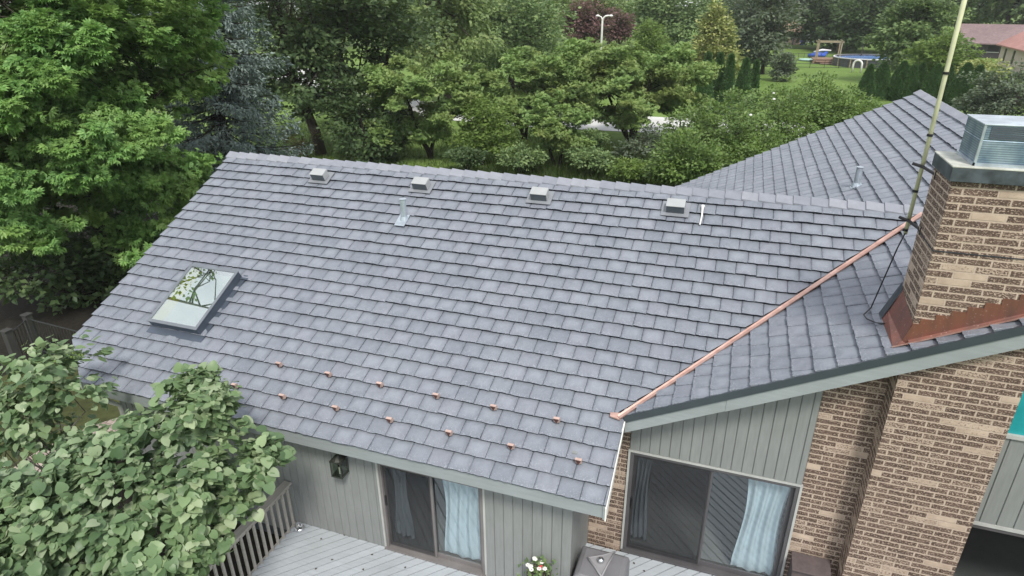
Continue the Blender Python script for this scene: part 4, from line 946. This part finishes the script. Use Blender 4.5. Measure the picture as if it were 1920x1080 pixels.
tree('shrub', 'grey twiggy shrub beside the stems of the widest hawthorn', 'bush', baseof(1225, 42), [px(1225, 262, 42, 38, 24), px(1180, 285, 40, 30, 22)], 70, 26, .2, .45, 'grey', .06, stems=4, limbs=14)
for (u, v, d, ru, rv, mt_, lb) in ((975, 292, 36, 42, 16, 'mid', 'low weedy bush in the grass left of the low pale hawthorn'), (1105, 296, 35.5, 46, 14, 'mid', 'low spreading bush in the grass right of the low pale hawthorn'), (1185, 315, 34, 40, 13, 'bright', 'pale tuft of leafy weeds just above the ridge'), (870, 292, 37, 36, 14, 'dark', 'small dark bush in the grass right of the round hawthorn'), (1245, 322, 32, 28, 14, 'hedge', 'small leafy bush at the foot of the lowest hedge shrub')):
    tree('low_bush', lb, 'bush', baseof(u, d), [px(u, v, d, ru, rv), px(u+ru*.5, v+3, d-.5, ru*.5, rv*.8)], 70, 30, .17, .35, mt_, .04, stems=4, limbs=8)
# the flowering hedge behind the far wing
hg = 'glossy shrubs in the hedge behind the wing roof'
for (u, v, d, ru, rv, lb) in ((1290, 300, 31, 62, 45, 'lowest hedge shrub beside the end of the long ridge'), (1360, 245, 35, 75, 62, 'dense hedge shrub with white blooms above the wing roof'),
                          (1300, 255, 36, 50, 42, 'hedge shrub just below the right end of the widest hawthorn'),
                          (1450, 235, 38, 78, 60, 'hedge shrub in the middle of the hedge row'), (1520, 190, 42, 72, 42, 'tallest light green hedge shrub below the round grey bush'),
                          (1590, 215, 40, 60, 32, 'hedge shrub tapering off towards the dark arborvitae'), (1430, 300, 33, 85, 40, 'shaded hedge shrub close along the wing roof edge')):
    t = tree('hedge_shrub', lb, 'bush', baseof(u, d), [px(u, v, d, ru, rv), px(u-ru*.4, v+rv*.3, d, ru*.6, rv*.6), px(u+ru*.45, v+rv*.2, d, ru*.55, rv*.6)], 210, 44, .16, .5, 'hedge', .07, stems=4, limbs=8, group=hg, flat=.6, outward=.9)
    if 'white' in lb or 'middle' in lb:
        m = MB(); cl, o_, r_ = ellip_points([px(u, v, d, ru, rv)], 7, .02)
        for c in cl:
            if c[2] > at_d(u, v, d)[2]-.1 and (c-CAM)@AX_F < np.linalg.norm(at_d(u, v, d)-CAM): m.lathe([(.0, -.02), (.08, .0), (.07, .05), (.0, .07)], c-np.array(t.location)*0, 7)
        if m.v: m.build('blossom', 'white', t)
# arborvitae
def arbor(u, vt, d, wd, H, label, group):
    b = np.array(baseof(u, d)); root = empty('arborvitae', b, label, 'conifer', group); n = int(2600*H*wd/4)+900
    t = rng.random(n)**.8; a = rng.random(n)*2*math.pi; prof = (wd/2)*np.minimum(1, (1-t)*1.5+.02)**.8*(.86+.14*np.minimum(1, t*6)); prof *= (.82+.2*rng.random(n)+.08*np.sin(a*3+t*9))
    P = b+np.stack([np.cos(a)*prof, np.sin(a)*prof, t*H], 1); out = np.stack([np.cos(a), np.sin(a), 0*a], 1)
    V, Fc = scatter_mesh(*TRI, P, unit(out*.5+np.array((0, 0, 1.))+rng.normal(size=(n, 3))*.22), unit(out+rng.normal(size=(n, 3))*.45), .26*(.6+.7*rng.random(n)))
    np_mesh('crown', V-b, Fc, GREENS['arbor'], root); m = MB(); m.tube([b, b+(0, 0, H*.9)], [.09, .02], 6); m.build('trunk', 'bark', root); return root
ga = 'arborvitae in the row behind the wing roof'; gb = 'arborvitae beside the golden conifer'
def htop(u, vt, d): return at_d(u, vt, d)[2]
row = [(1318, 102, 60, 24), (1340, 103, 61, 26), (1360, 106, 60, 20), (1388, 113, 63, 24), (1408, 116, 64, 14)]
nm = ['leftmost dark arborvitae of the clump below the golden conifer', 'middle dark arborvitae of the clump below the golden conifer', 'slim arborvitae at the right of the clump below the golden conifer', 'broader arborvitae of the separate pair on the lawn', 'slimmer arborvitae of the separate pair on the lawn']
for (u, vt, d, wp), lb in zip(row, nm): arbor(u, vt, d, wp*d/F_PX*1.05, htop(u, vt, d), lb, gb)
row = [(1617, 124, 74, 22), (1641, 120, 75, 34), (1677, 118, 75, 32), (1697, 125, 74, 28), (1712, 120, 76, 22), (1740, 124, 73, 34), (1760, 122, 74, 30), (1795, 122, 72, 38), (1818, 126, 73, 34)]
nm = ['short first arborvitae at the left end of the row near the white arch', 'broad arborvitae second in the row from the white arch', 'tall arborvitae in the row left of the gap', 'arborvitae with a blunt top just left of the gap in the row', 'slim arborvitae right at the gap in the row',
      'arborvitae right of the gap, left of the mast', 'arborvitae directly behind the mast', 'arborvitae right of the mast above the chimney screen', 'last arborvitae of the row, next to the grey-green bush']
for (u, vt, d, wp), lb in zip(row, nm): arbor(u, vt, d, wp*d/F_PX*.98, htop(u, vt, d), lb, ga)
# single background trees
tree('plum_tree', 'purple-leaved plum tree left of the street lamp', 'tree', baseof(1100, 92), [px(1095, 42, 92, 44, 34)], 150, 40, .4, 1.0, 'purple', .2)
tree('plum_tree', 'duller purple plum tree right of the street lamp', 'tree', baseof(1160, 98), [px(1155, 50, 98, 28, 26)], 80, 40, .4, 1.0, 'purple', .2)
tree('yellow_tree', 'yellow-green tree rising behind the plum trees', 'tree', baseof(1150, 120), [px(1140, 18, 120, 45, 25), px(1060, 10, 118, 30, 20)], 110, 40, .6, 1.5, 'olive', .25)
tree('young_tree', 'small pointed light green tree right of the plum trees', 'tree', baseof(1218, 82), [px(1218, 62, 82, 24, 22), px(1218, 85, 82, 30, 24)], 90, 40, .32, .8, 'bright', .12)
b_ = baseof(1340, 84)
tree('golden_conifer', 'cone-shaped golden green conifer above the clump of arborvitae', 'conifer', b_, [px(1344, 24, 84, 9, 16), px(1343, 44, 84, 20, 20), px(1342, 72, 84, 32, 25), px(1341, 103, 84, 42, 28), px(1340, 130, 84, 44, 24)], 380, 44, .36, .8, 'gold', .2, outward=.9)
tree('broadleaf_tree', 'grey-green tree directly right of the golden conifer', 'tree', baseof(1420, 96), [px(1410, 45, 96, 45, 50), px(1440, 30, 97, 40, 45), px(1425, 85, 95, 38, 28)], 240, 40, .46, 1.2, 'grey', .25, bough=(64, 1.6, .65))
tree('broadleaf_tree', 'big blue-green tree behind the golden conifer', 'tree', baseof(1270, 110), [px(1270, 25, 110, 60, 50), px(1225, 30, 112, 40, 40)], 240, 40, .55, 1.6, 'mid', .3, bough=(60, 2.2, .7))
tree('broadleaf_tree', 'dark broad tree shading the lawn behind the pool', 'tree', baseof(1570, 150), [px(1560, 35, 150, 55, 35), px(1530, 50, 152, 28, 18), px(1590, 15, 150, 50, 28)], 260, 40, .7, 2.0, 'dark', .35, bough=(70, 2.6, .55))
tree('broadleaf_tree', 'dark wide tree just right of the shading tree, over the pool', 'tree', baseof(1645, 140), [px(1645, 35, 140, 52, 40), px(1680, 10, 141, 40, 35), px(1625, 60, 139, 25, 16)], 260, 40, .66, 1.9, 'dark', .35, bough=(70, 2.4, .55))
tree('spruce_like_tree', 'dense dark green tree standing in front of the pool end', 'tree', baseof(1712, 90), [px(1718, 40, 90, 34, 45), px(1712, 85, 90, 52, 40), px(1745, 50, 91, 30, 40)], 330, 40, .42, 1.1, 'mid', .25, bough=(80, 1.5, .6))
tree('maple_tree', 'bright green young maple behind the mast', 'tree', baseof(1765, 82), [px(1768, 85, 82, 24, 26), px(1750, 115, 82, 42, 24), px(1785, 110, 82, 20, 22)], 170, 40, .33, .8, 'bright', .14, bough=(28, 1.0, .6))
tree('willow_bush', 'grey-green bush with pale bare twigs above the chimney screen', 'bush', baseof(1885, 66), [px(1880, 182, 66, 48, 36), px(1920, 170, 66, 35, 36), px(1850, 185, 65, 25, 25)], 220, 38, .26, .7, 'grey', .1, 'palebark', stems=5, limbs=40, group=None, bough=(60, .9, .6))
tree('shrub', 'yellowish shrub between the arborvitae row and the grey-green bush', 'bush', baseof(1845, 78), [px(1843, 132, 78, 28, 14), px(1815, 130, 80, 20, 12)], 60, 36, .26, .6, 'gold', .05, stems=3)
tree('round_bush', 'small round grey bush alone on the lawn', 'bush', baseof(1470, 88), [px(1470, 122, 88, 21, 20), px(1468, 135, 88, 18, 14)], 90, 40, .26, .55, 'grey', .06, 'palebark', stems=4, limbs=14)
# the farther tree line
fg = 'trees of the far tree line'
kinds = ['mid', 'olive', 'grey', 'dark', 'mid', 'bright']
far = [(320, 175, 'far broad tree behind the blue spruce'), (430, 165, 'far tree at the top edge right of the blue spruce'), (570, 150, 'far tree behind the leaning dark tree'), (700, 160, 'far tree behind the many-stemmed dark tree'), (850, 150, 'far tree behind the olive tree'),
       (1010, 140, 'far tree behind the rounded blue-green tree'), (1090, 170, 'far tree above the plum-red tree'), (1200, 150, 'far tree above the small pointed tree'), (1330, 170, 'far tree above the golden conifer'), (1390, 150, 'far tree above the grey-green tree'),
       (1500, 250, 'far tree above the tan shed'), (1610, 230, 'far tree above the dark shading tree'), (1700, 190, 'far tree above the pool end'), (1790, 170, 'far tree above the bright maple'), (1850, 150, 'far light green tree above the purple roof'), (1905, 160, 'far dark tree above the red roof'), (1960, 150, 'far tree at the right edge of the photo')]
protos = []
for i, (u, d, lb) in enumerate(far):
    b = np.array(baseof(u, d)); H = 17+4*random.random()
    if i < 6:
        c = b+np.array((0, 0, H*.55)); Rr = H*.42
        t = tree('far_tree', lb, 'tree', b, [(c, (Rr, Rr, H*.42)), (c+np.array((Rr*.5, 0, H*.16)), (Rr*.6, Rr*.6, H*.27)), (c+np.array((-Rr*.6, 0, -H*.08)), (Rr*.6, Rr*.6, H*.25))], 200, 40, .75, 2.0, kinds[i], .35, group=fg); protos.append(t)
    else:
        t = copy_tree(protos[[0, 4, 1, 2, 0, 3, 4, 1, 0, 3, 2][i-6]]); t.location = tuple(b); t.rotation_euler.z = random.uniform(0, 6.28); k = random.uniform(.85, 1.2); t.scale = (k, k, k*random.uniform(.9, 1.1)); t['label'] = lb
# a distant wood closing the horizon (one mass)
bl = []
for i in range(60):
    a = R_(-62+i*2.0)-0; d = random.uniform(300, 380); x = CAM[0]+d*math.sin(a)*1; y = CAM[1]+d*math.cos(a); bl.append(((x, y, 7), (13, 8, 18+random.random()*5)))
cl, out, r = ellip_points(bl, 2600, .3); n = 2600*9; rep = np.repeat(np.arange(2600), 9); off = rng.normal(size=(n, 3))*1.6
V, Fc = scatter_mesh(*KITE, cl[rep]+off, unit(out[rep]+rng.normal(size=(n, 3))*.5), unit(np.array((0, 0, 1.))+out[rep]*.6+rng.normal(size=(n, 3))*.4), 1.9*(.6+.7*rng.random(n)))
tag(np_mesh('distant_wood', V, Fc, GREENS['mid']), kind='stuff')

# meadow grass behind the ridge and tufts in the garden
def grass(area, n, h, name):
    P = np.stack([rng.uniform(area[0], area[1], n), rng.uniform(area[2], area[3], n), np.zeros(n)], 1)
    a = rng.normal(size=(n, 3))*.38+np.array((0, 0, 1.)); V, Fc = scatter_mesh(np.array([(-.05, 0, 0), (.05, 0, 0), (.02, 1, -.15)]), np.array([(0, 1, 2)]), P, unit(a), unit(rng.normal(size=(n, 3))), h*(.5+.8*rng.random(n)))
    return tag(np_mesh(name, V, Fc, GREENS['grass']), kind='stuff')
grass((-13, 3, 22, 36), 26000, .55, 'meadow_grass')
grass((-34, -12, 20, 40), 22000, .3, 'rough_grass')

# foreground shrubs with broad heart-shaped leaves
def leafy(name, label, base, blobs, ncl, lpc, lsize, clr, trunk_r, stems):
    base = np.array(base, float); root = empty(name, base, label, 'bush'); nbg = max(34, ncl//8)
    bp_, bo_, _ = ellip_points(blobs, nbg, .25); br = .30*(.55+.8*rng.random(nbg)); cl, out, r = ellip_points([(p_, (q_, q_, q_*.75)) for p_, q_ in zip(bp_, br)], ncl, .35); out = unit(out+unit(cl-np.array([b[0] for b in blobs]).mean(0)))
    n = ncl*lpc; rep = np.repeat(np.arange(ncl), lpc)
    off = unit(rng.normal(size=(n, 3)))*(rng.random((n, 1))**.5)*clr*np.array((1, 1, .65)); P = cl[rep]+off
    ok = (P[:, 2] > .15)
    hor = unit(off*np.array((1, 1, .3))+out[rep]*np.array((.5, .5, .1))+rng.normal(size=(n, 3))*.25)
    axis = hor+np.array((0, 0, -.45))+rng.normal(size=(n, 3))*.18; nrm = np.array((0, 0, 1.))*.9+hor*.75+rng.normal(size=(n, 3))*.28
    V, Fc = scatter_mesh(*HEART, P[ok], unit(axis)[ok], unit(nrm)[ok], lsize*(.38+.85*rng.random(n)**1.3)[ok])
    np_mesh('foliage', V-base, Fc, GREENS['broad'], root, True)
    m = MB()
    for s in range(stems):
        j = rng.integers(ncl); b = base+np.array((rng.normal()*.15, rng.normal()*.15, -.05)); L = limb_pts(b, cl[j], .10, 6, .03); m.tube(L, [trunk_r*(1-i/7.5) for i in range(7)], 6, False)
        for _ in range(7):
            q = L[rng.integers(2, 6)]; jj = np.argsort(np.linalg.norm(cl-q, axis=1))[rng.integers(0, 25)]; m.tube(limb_pts(q, cl[jj], .05, 3), [trunk_r*.35, trunk_r*.25, trunk_r*.18, trunk_r*.08], 5, False)
    m.build('branches', 'palebark', root, True); return root
def sb(u, v, s, r, rz=None): c = at_s(u, v, s); return (tuple(c), (r, r, rz or r*.85))
bb = at_s(230, 1000, 11.0)
leafy('broadleaf_shrub', 'large foreground shrub with broad heart-shaped leaves overhanging the deck railing', (bb[0]-.3, bb[1], 0),
      [sb(335, 800, 10.5, .66), sb(395, 790, 10.3, .45), sb(368, 728, 10.4, .12, .2), sb(300, 738, 10.5, .12, .15), sb(455, 855, 10.3, .44), sb(512, 868, 10.4, .22), sb(530, 850, 10.4, .13), sb(255, 915, 10.6, .62), sb(130, 945, 10.7, .58), sb(30, 1000, 10.7, .66), sb(370, 920, 10.4, .55), sb(425, 960, 10.2, .30), sb(435, 1015, 10.1, .2), sb(200, 1010, 10.2, .6), sb(310, 1020, 10.0, .5), sb(110, 1070, 10.2, .7), sb(240, 1110, 9.9, .6), sb(20, 1120, 10.2, .7), sb(350, 1080, 9.9, .3), sb(180, 850, 10.9, .25), sb(60, 900, 10.9, .2)],
      900, 12, .145, .20, .035, 10)
ub = at_s(130, 900, 13.2)
leafy('upright_shrub', 'upright shrub with broad leaves beside the left corner of the eave', (ub[0], ub[1], 0),
      [sb(105, 690, 12.6, .42), sb(115, 740, 12.6, .45), sb(75, 680, 12.7, .30), sb(30, 770, 12.8, .42), sb(60, 800, 12.8, .45), sb(135, 650, 12.5, .25), sb(130, 790, 12.6, .25), sb(0, 740, 12.9, .35)], 110, 12, .145, .25, .03, 5)

# plants in the flower planter
def flowers():
    n = 170; P = np.array((fx, fy, FZ+.06))+rng.normal(size=(n, 3))*np.array((.11, .10, .06)); V, Fc = scatter_mesh(*KITE, P, unit(rng.normal(size=(n, 3))+np.array((0, 0, .4))), unit(rng.normal(size=(n, 3))*.4+np.array((0, 0, 1.))), .07*(.6+.7*rng.random(n)))
    np_mesh('leaves', V-np.array(pot.location), Fc, GREENS['mid'], pot)
    for k in range(12):
        q = np.array((fx, fy, FZ+.13))+np.array((random.uniform(-.17, .12), random.uniform(-.12, .1), random.uniform(0, .06))); m = MB()
        for j in range(6):
            a = j*math.pi/3; m.lathe([(.0, -.004), (.016, 0), (.012, .008), (.0, .012)], q+np.array((math.cos(a)*.022, math.sin(a)*.022, 0)), 7)
        m.build('flower', FLR if k in (3, 7) else 'white', pot)
FLR = paint('red_petal', (.62, .05, .07), .5)
flowers()

# iron fence on the left ---------------------------------------------
fen = empty('iron_fence', at_z(75, 650), 'dark iron picket fence with thick posts in the shade on the left', 'fence')
q0, q1, q2 = at_z(12, 622, 1.25)*1, at_z(50, 592, 1.25), at_z(150, 617, 1.25)
def fpanel(a, b):
    m = MB(); a = np.array((a[0], a[1], 0)); b = np.array((b[0], b[1], 0)); L = np.linalg.norm(b-a); n = int(L/.13)
    for z in (.15, 1.15): m.tube([a+(0, 0, z), b+(0, 0, z)], .018, 6)
    for i in range(1, n): p = a+(b-a)*i/n; m.tube([p+(0, 0, .1), p+(0, 0, 1.18)], .010, 5, False)
    m.build('picket_panel', 'iron', fen)
far_ = q2+(q2-q1)*1.6
fpanel(q0, q1); fpanel(q1, far_)
MT['fpost'] = paint('fence_post', (.045, .046, .044), .7)
for q in (q0, q1, far_):
    m = MB(); m.box(q[0]-.09, q[0]+.09, q[1]-.09, q[1]+.09, 0, 1.27); m.box(q[0]-.11, q[0]+.11, q[1]-.11, q[1]+.11, 1.271, 1.31); m.build('post', 'fpost', fen, bevel=.01)

# ------------------------------------------------------------------ far gardens
# street lamp
lb_ = np.array(baseof(1122, 78)); zt_ = at_d(1128, 30, 78)[2]
sl = empty('street_lamp', lb_, 'white double-armed street lamp in front of the plum trees', 'street lamp')
m = MB(); m.tube([lb_, lb_+(0, 0, zt_-.6), lb_+np.array((.05, 0, zt_-.25)), lb_+np.array((.35, 0, zt_)), lb_+np.array((.75, 0, zt_+.05))], [.13, .11, .10, .09, .08], 8)
m.tube([lb_+(0, 0, zt_-.5), lb_+np.array((-.15, 0, zt_-.1)), lb_+np.array((-.4, 0, zt_))], [.08, .07, .06], 8); m.build('pole', 'white', sl, True)
for dx in (.95, -.55): m = MB(); m.lathe([(.0, -.08), (.22, -.05), (.24, .05), (.1, .14), (.0, .15)], lb_+np.array((dx, 0, zt_)), 12); m.build('lamp_head', 'white', sl, True)

def gable_house(name, label, c, w_, d, h, rh, ang, wall, roof, hip=False, wins=(), winmat='black', over=.6):
    root = empty(name, (c[0], c[1], 0), label, 'house'); root.rotation_euler.z = ang
    def bld(m, nme, mat, par=root):
        o = m.build(nme, mat); o.parent = par; return o
    m = MB(); m.box(-w_/2, w_/2, -d/2, d/2, 0, h)
    if not hip:
        for s in (-1, 1): m.prism([(s*(w_/2-.05), -d/2, h), (s*(w_/2-.05), d/2, h), (s*(w_/2-.05), 0, h+rh*.93)], (-s*.1, 0, 0))
    bld(m, 'wall', wall)
    e, hz = over, h-over*rh/(d/2); W, D = w_/2+e, d/2+e; m = MB(); g = (w_/2-d/2 if hip else W)
    for dz in (0,):
        top = [(-g, 0, h+rh), (g, 0, h+rh)]; q = [(-W, -D, hz), (W, -D, hz), (W, D, hz), (-W, D, hz)]
        vs = q+top+[(x, y, z-.18) for x, y, z in q+top]
        m.add(vs, [(0, 1, 5, 4), (2, 3, 4, 5), (1, 2, 5), (3, 0, 4), (6, 10, 11, 7), (8, 11, 10, 9), (0, 6, 7, 1), (1, 7, 8, 2), (2, 8, 9, 3), (3, 9, 6, 0)] if hip else [(0, 1, 5, 4), (2, 3, 4, 5), (6, 10, 11, 7), (8, 11, 10, 9), (0, 6, 7, 1), (2, 8, 9, 3), (1, 7, 11, 5), (5, 11, 8, 2), (3, 9, 10, 4), (4, 10, 6, 0)])
    bld(m, 'roof', roof)
    for (side, x, z, ww, wh) in wins:
        m = MB()
        if side == 'f': m.box(x-ww/2, x+ww/2, -d/2-.05, -d/2-.005, z, z+wh)
        else: m.box(-w_/2-.05, -w_/2-.005, x-ww/2, x+ww/2, z, z+wh)
        wo = bld(m, 'window', winmat)
        m = MB()
        if side == 'f': m.box(x-ww/2-.08, x+ww/2+.08, -d/2-.1, -d/2-.003, z-.14, z-.01)
        else: m.box(-w_/2-.1, -w_/2-.003, x-ww/2-.08, x+ww/2+.08, z-.14, z-.01)
        sl_ = m.build('sill', 'trim'); sl_.parent = wo
    return root
MT['dwall'] = paint('dark_brown_cladding', (.06, .055, .06), .7, .15); MT['proof'] = spotted('mauve_shingles', (.20, .145, .155), (.29, .215, .22), 2, .9, .2)
MT['rroof'] = spotted('red_shingles', (.40, .21, .19), (.50, .28, .255), 2, .9, .2); MT['pwall'] = wood_paint('pink_lap_siding', (.56, .47, .42), 'x', .7, .06); MT['twall'] = paint('tan_wall', (.32, .25, .20), .8, .1); MT['troof'] = paint('tan_shingles', (.34, .24, .18), .9, .12)
pA, pB = at_z(1790, 106), at_z(1875, 110); c = (pA+pB)/2; ang = math.atan2(pB[1]-pA[1], pB[0]-pA[0]); ln = np.linalg.norm((pB-pA)[:2]); nrm_ = np.array((-math.sin(ang), math.cos(ang), 0))
hA = at_d(1800, 76, math.hypot(*(c-CAM)[:2]))[2]; hR = at_d(1830, 45, math.hypot(*(c+nrm_*4-CAM)[:2]))[2]
gable_house('brown_house', 'low dark brown house with a faded purple roof beyond the lawn', c+nrm_*4.5, ln+2.0, 9, hA, max(2.2, hR-hA), ang, 'dwall', 'proof', wins=(('f', 2.0, 1.0, 1.6, .9), ('f', -2.6, .1, .9, 1.9)))
pA, pB = at_z(1868, 122), at_z(1990, 165); c = (pA+pB)/2; d1 = (pB-pA); ang = math.atan2(d1[1], d1[0]); ln = np.linalg.norm(d1[:2]); nrm_ = np.array((-math.sin(ang), math.cos(ang), 0))
hP = at_d(1872, 76, math.hypot(*(pA-CAM)[:2]))[2]
gable_house('pink_house', 'pale pinkish house with a red shingled hip roof at the right edge', c+nrm_*7, ln, 14, hP, 5.6, ang, 'pwall', 'rroof', hip=True, wins=(('f', -ln*.5+3.0, hP-2.6, .8, 1.7), ('f', -ln*.5+7.5, hP-2.6, .8, 1.7)))
pS = at_z(1470, 82)
gable_house('garden_shed', 'small tan shed with a tan roof far across the lawn', pS, 7, 6, 3.0, 2.2, R_(-20), 'twall', 'troof', wins=(('f', .8, .6, 2.0, 1.4),))

# pool with its wooden deck
MT['water'] = paint('pool_water', (.16, .30, .62), .12, .1); MT['poolwall'] = paint('pool_wall', (.07, .075, .09), .5, .3); MT['poolrim'] = paint('pool_rim', (.66, .65, .70), .5); MT['planks'] = wood_paint('brown_planks', (.24, .155, .11), 'x', .8); MT['post_wood'] = wood_paint('pale_post', (.27, .23, .15), 'z', .8); MT['blue'] = paint('blue_plastic', (.04, .10, .50), .35); MT['navy'] = paint('navy_plastic', (.03, .05, .14), .4)
pc = at_z(1630, 123); PR = 5.0; ph = 1.25
pool = empty('swimming_pool', pc, 'round above-ground swimming pool with blue water beside a wooden platform', 'pool')
m = MB(); m.lathe([(PR, 0), (PR, ph-.06), (PR-.06, ph-.06), (PR-.06, .02), (0, .02)], pc, 40); m.build('pool_wall', 'poolwall', pool)
m = MB(); o = len(m.v); n = 40
m.lathe([(PR-.08, ph-.10), (PR+.16, ph-.10), (PR+.16, ph+.03), (PR-.10, ph+.03)], pc, 40); m.f = m.f[:-2]; m.build('rim', 'poolrim', pool)
m = MB(); m.lathe([(PR-.07, ph-.2), (PR-.07, ph-.19)], pc, 40); m.build('water', 'water', pool)
for k in range(14):
    a = 2*math.pi*k/14; m = MB(); x, y = pc[0]+(PR+.07)*math.cos(a), pc[1]+(PR+.07)*math.sin(a); m.box(x-.09, x+.09, y-.09, y+.09, 0, ph-.06); m.build('upright', 'post_wood', pool)
for (u, hgt) in ((1565, 2.9), (1612, 2.6), (1645, 2.7)):
    q = at_z(u, 118); m = MB(); m.tube([q, q+(0, 0, hgt)], .08, 6); tag(m.build('wooden_post', 'bark'), {1565: 'dark post at the left edge of the pool', 1612: 'dark post behind the white arch', 1645: 'dark post before the middle of the pool'}[u], 'post')
pd = at_z(1555, 118)
pdk = empty('pool_platform', pd, 'brown wooden platform and steps with a low pergola left of the pool', 'platform')
m = MB(); m.box(pd[0]-2.6, pd[0]+2.3, pd[1]-1.6, pd[1]+2.2, .55, .68); m.box(pd[0]-2.2, pd[0]+2.6, pd[1]-2.6, pd[1]-1.61, .28, .4); m.box(pd[0]-1.6, pd[0]+2.8, pd[1]-3.5, pd[1]-2.61, .08, .2); m.build('platform_boards', 'planks', pdk)
m = MB(); m.box(pd[0]-2.58, pd[0]+2.28, pd[1]-1.58, pd[1]-1.5, 0, .549); m.build('skirt', 'planks', pdk)
m = MB()
for dx in (-2.0, 1.2):
    for dy in (-.9, 1.6): m.box(pd[0]+dx-.09, pd[0]+dx+.09, pd[1]+dy-.09, pd[1]+dy+.09, .69, 3.0)
m.box(pd[0]-2.3, pd[0]+1.5, pd[1]-1.0, pd[1]-.8, 3.0, 3.2); m.box(pd[0]-2.3, pd[0]+1.5, pd[1]+1.5, pd[1]+1.7, 3.0, 3.2)
for k in range(2): m.box(pd[0]-2.05+k*3.2, pd[0]-1.95+k*3.2, pd[1]-1.2, pd[1]+1.9, 3.2, 3.36)
m.build('pergola', 'post_wood', pdk)
q = at_z(1530, 108); bt_ = empty('inflatable_toy', q, 'bright blue toy heap left of the wooden pergola', 'toy'); m = MB()
m.tube([q+(-1.3, 0, .35), q+(0, -.5, .5), q+(1.2, 0, .4), q+(1.6, .5, .9)], [.3, .42, .4, .2], 10); m.build('tube_body', 'blue', bt_, True); m = MB(); m.tube([q+(-.5, .2, .9), q+(.8, .3, 1.2), q+(2.2, .3, 1.15)], [.12, .2, .1], 8); m.build('wing', 'poolrim', bt_, True)
q = at_z(1514, 114); m = MB(); m.lathe([(1.1, 0), (1.3, .05), (1.32, .28), (1.2, .28), (1.1, .14), (0, .12)], q, 24); tag(m.build('paddling_pool', paint('pale_teal_plastic', (.34, .52, .48), .4), None, True, origin=tuple(q)), 'small round pale green paddling pool lying on the lawn', 'paddling pool')
qa, qb = at_z(1597, 136), at_z(1613, 137); ra = np.linalg.norm(qb-qa)/2; mid = (qa+qb)/2; hh_ = at_d(1605, 113, math.hypot(*(mid-CAM)[:2]))[2]
m = MB(); dd = (qb-qa)/2; pts = [qa]+[mid-dd*math.cos(t)+np.array((0, 0, hh_-ra+ra*math.sin(t))) for t in np.linspace(0, math.pi, 12)]+[qb]
tag(m.tube(pts, .13, 10).build('garden_arch', 'white', None, True, origin=tuple(mid)), 'white tubular arch standing on the lawn before the pool', 'arch')
q = at_z(1497, 84); pl_ = empty('playset', q, 'navy climbing frame with slide near the tan shed', 'playset'); m = MB()
for dx in (-1.3, 1.3):
    m.tube([q+(dx, -1, 0), q+(dx*.8, 0, 2.6)], .09, 6); m.tube([q+(dx, 1, 0), q+(dx*.8, 0, 2.6)], .09, 6)
m.tube([q+(-1.1, 0, 2.6), q+(1.1, 0, 2.6)], .1, 6); m.build('frame', 'navy', pl_); m = MB(); m.hexa([q+(.2, -2.6, .1), q+(.9, -2.6, .1), q+(.9, 0, 1.9), q+(.2, 0, 1.9)], [q+(.2, -2.6, .2), q+(.9, -2.6, .2), q+(.9, 0, 2.0), q+(.2, 0, 2.0)]); m.build('slide', 'blue', pl_)
# thin wire fences across the lawn
for (uA, vA, uB, vB, lb) in ((1412, 126, 1800, 131, 'thin wire fence crossing the lawn in front of the white arch'), (1412, 112, 1560, 113, 'thin wire fence crossing the lawn left of the pool')):
    a, b = at_z(uA, vA), at_z(uB, vB); fr = empty('wire_fence', a, lb, 'fence'); m = MB(); n = 14
    for z in (.12, .6, 1.0): m.tube([a+(0, 0, z), b+(0, 0, z)], .03, 4)
    m.build('wires', 'iron', fr)
    for i in range(n+1): p = a+(b-a)*i/n; m = MB(); m.tube([p, p+(0, 0, 1.08)], .035, 5); m.build('post', 'iron', fr)
# pale sheds / panel fence at the far end of the lawn
a, b = at_z(1508, 80), at_z(1592, 82); m = MB(); d = (b-a)/np.linalg.norm(b-a); fr = empty('panel_fence', a, 'pale grey panel fence at the far end of the lawn under the dark trees', 'fence')
for i in range(9): p = a+(b-a)*i/9; q = a+(b-a)*(i+.96)/9; m.hexa([p, q, q+(0, .08, 0), p+(0, .08, 0)], [x+np.array((0, 0, 1.9)) for x in (p, q, q+(0, .08, 0), p+(0, .08, 0))])
m.build('panels', paint('pale_panel', (.36, .42, .42), .8, .15), fr)
# ------------------------------------------------------------------ air
m = MB(); m.box(-720, 720, -320, 1120, -1., 36.)
hz = bpy.data.materials.new('haze'); hz.use_nodes = True; hz.node_tree.nodes.clear()
v_ = hz.node_tree.nodes.new('ShaderNodeVolumePrincipled'); o_ = hz.node_tree.nodes.new('ShaderNodeOutputMaterial'); hz.node_tree.links.new(v_.outputs[0], o_.inputs['Volume'])
v_.inputs['Color'].default_value = (.88, .93, .95, 1); v_.inputs['Density'].default_value = .0003
tag(m.build('haze', hz), kind='stuff')
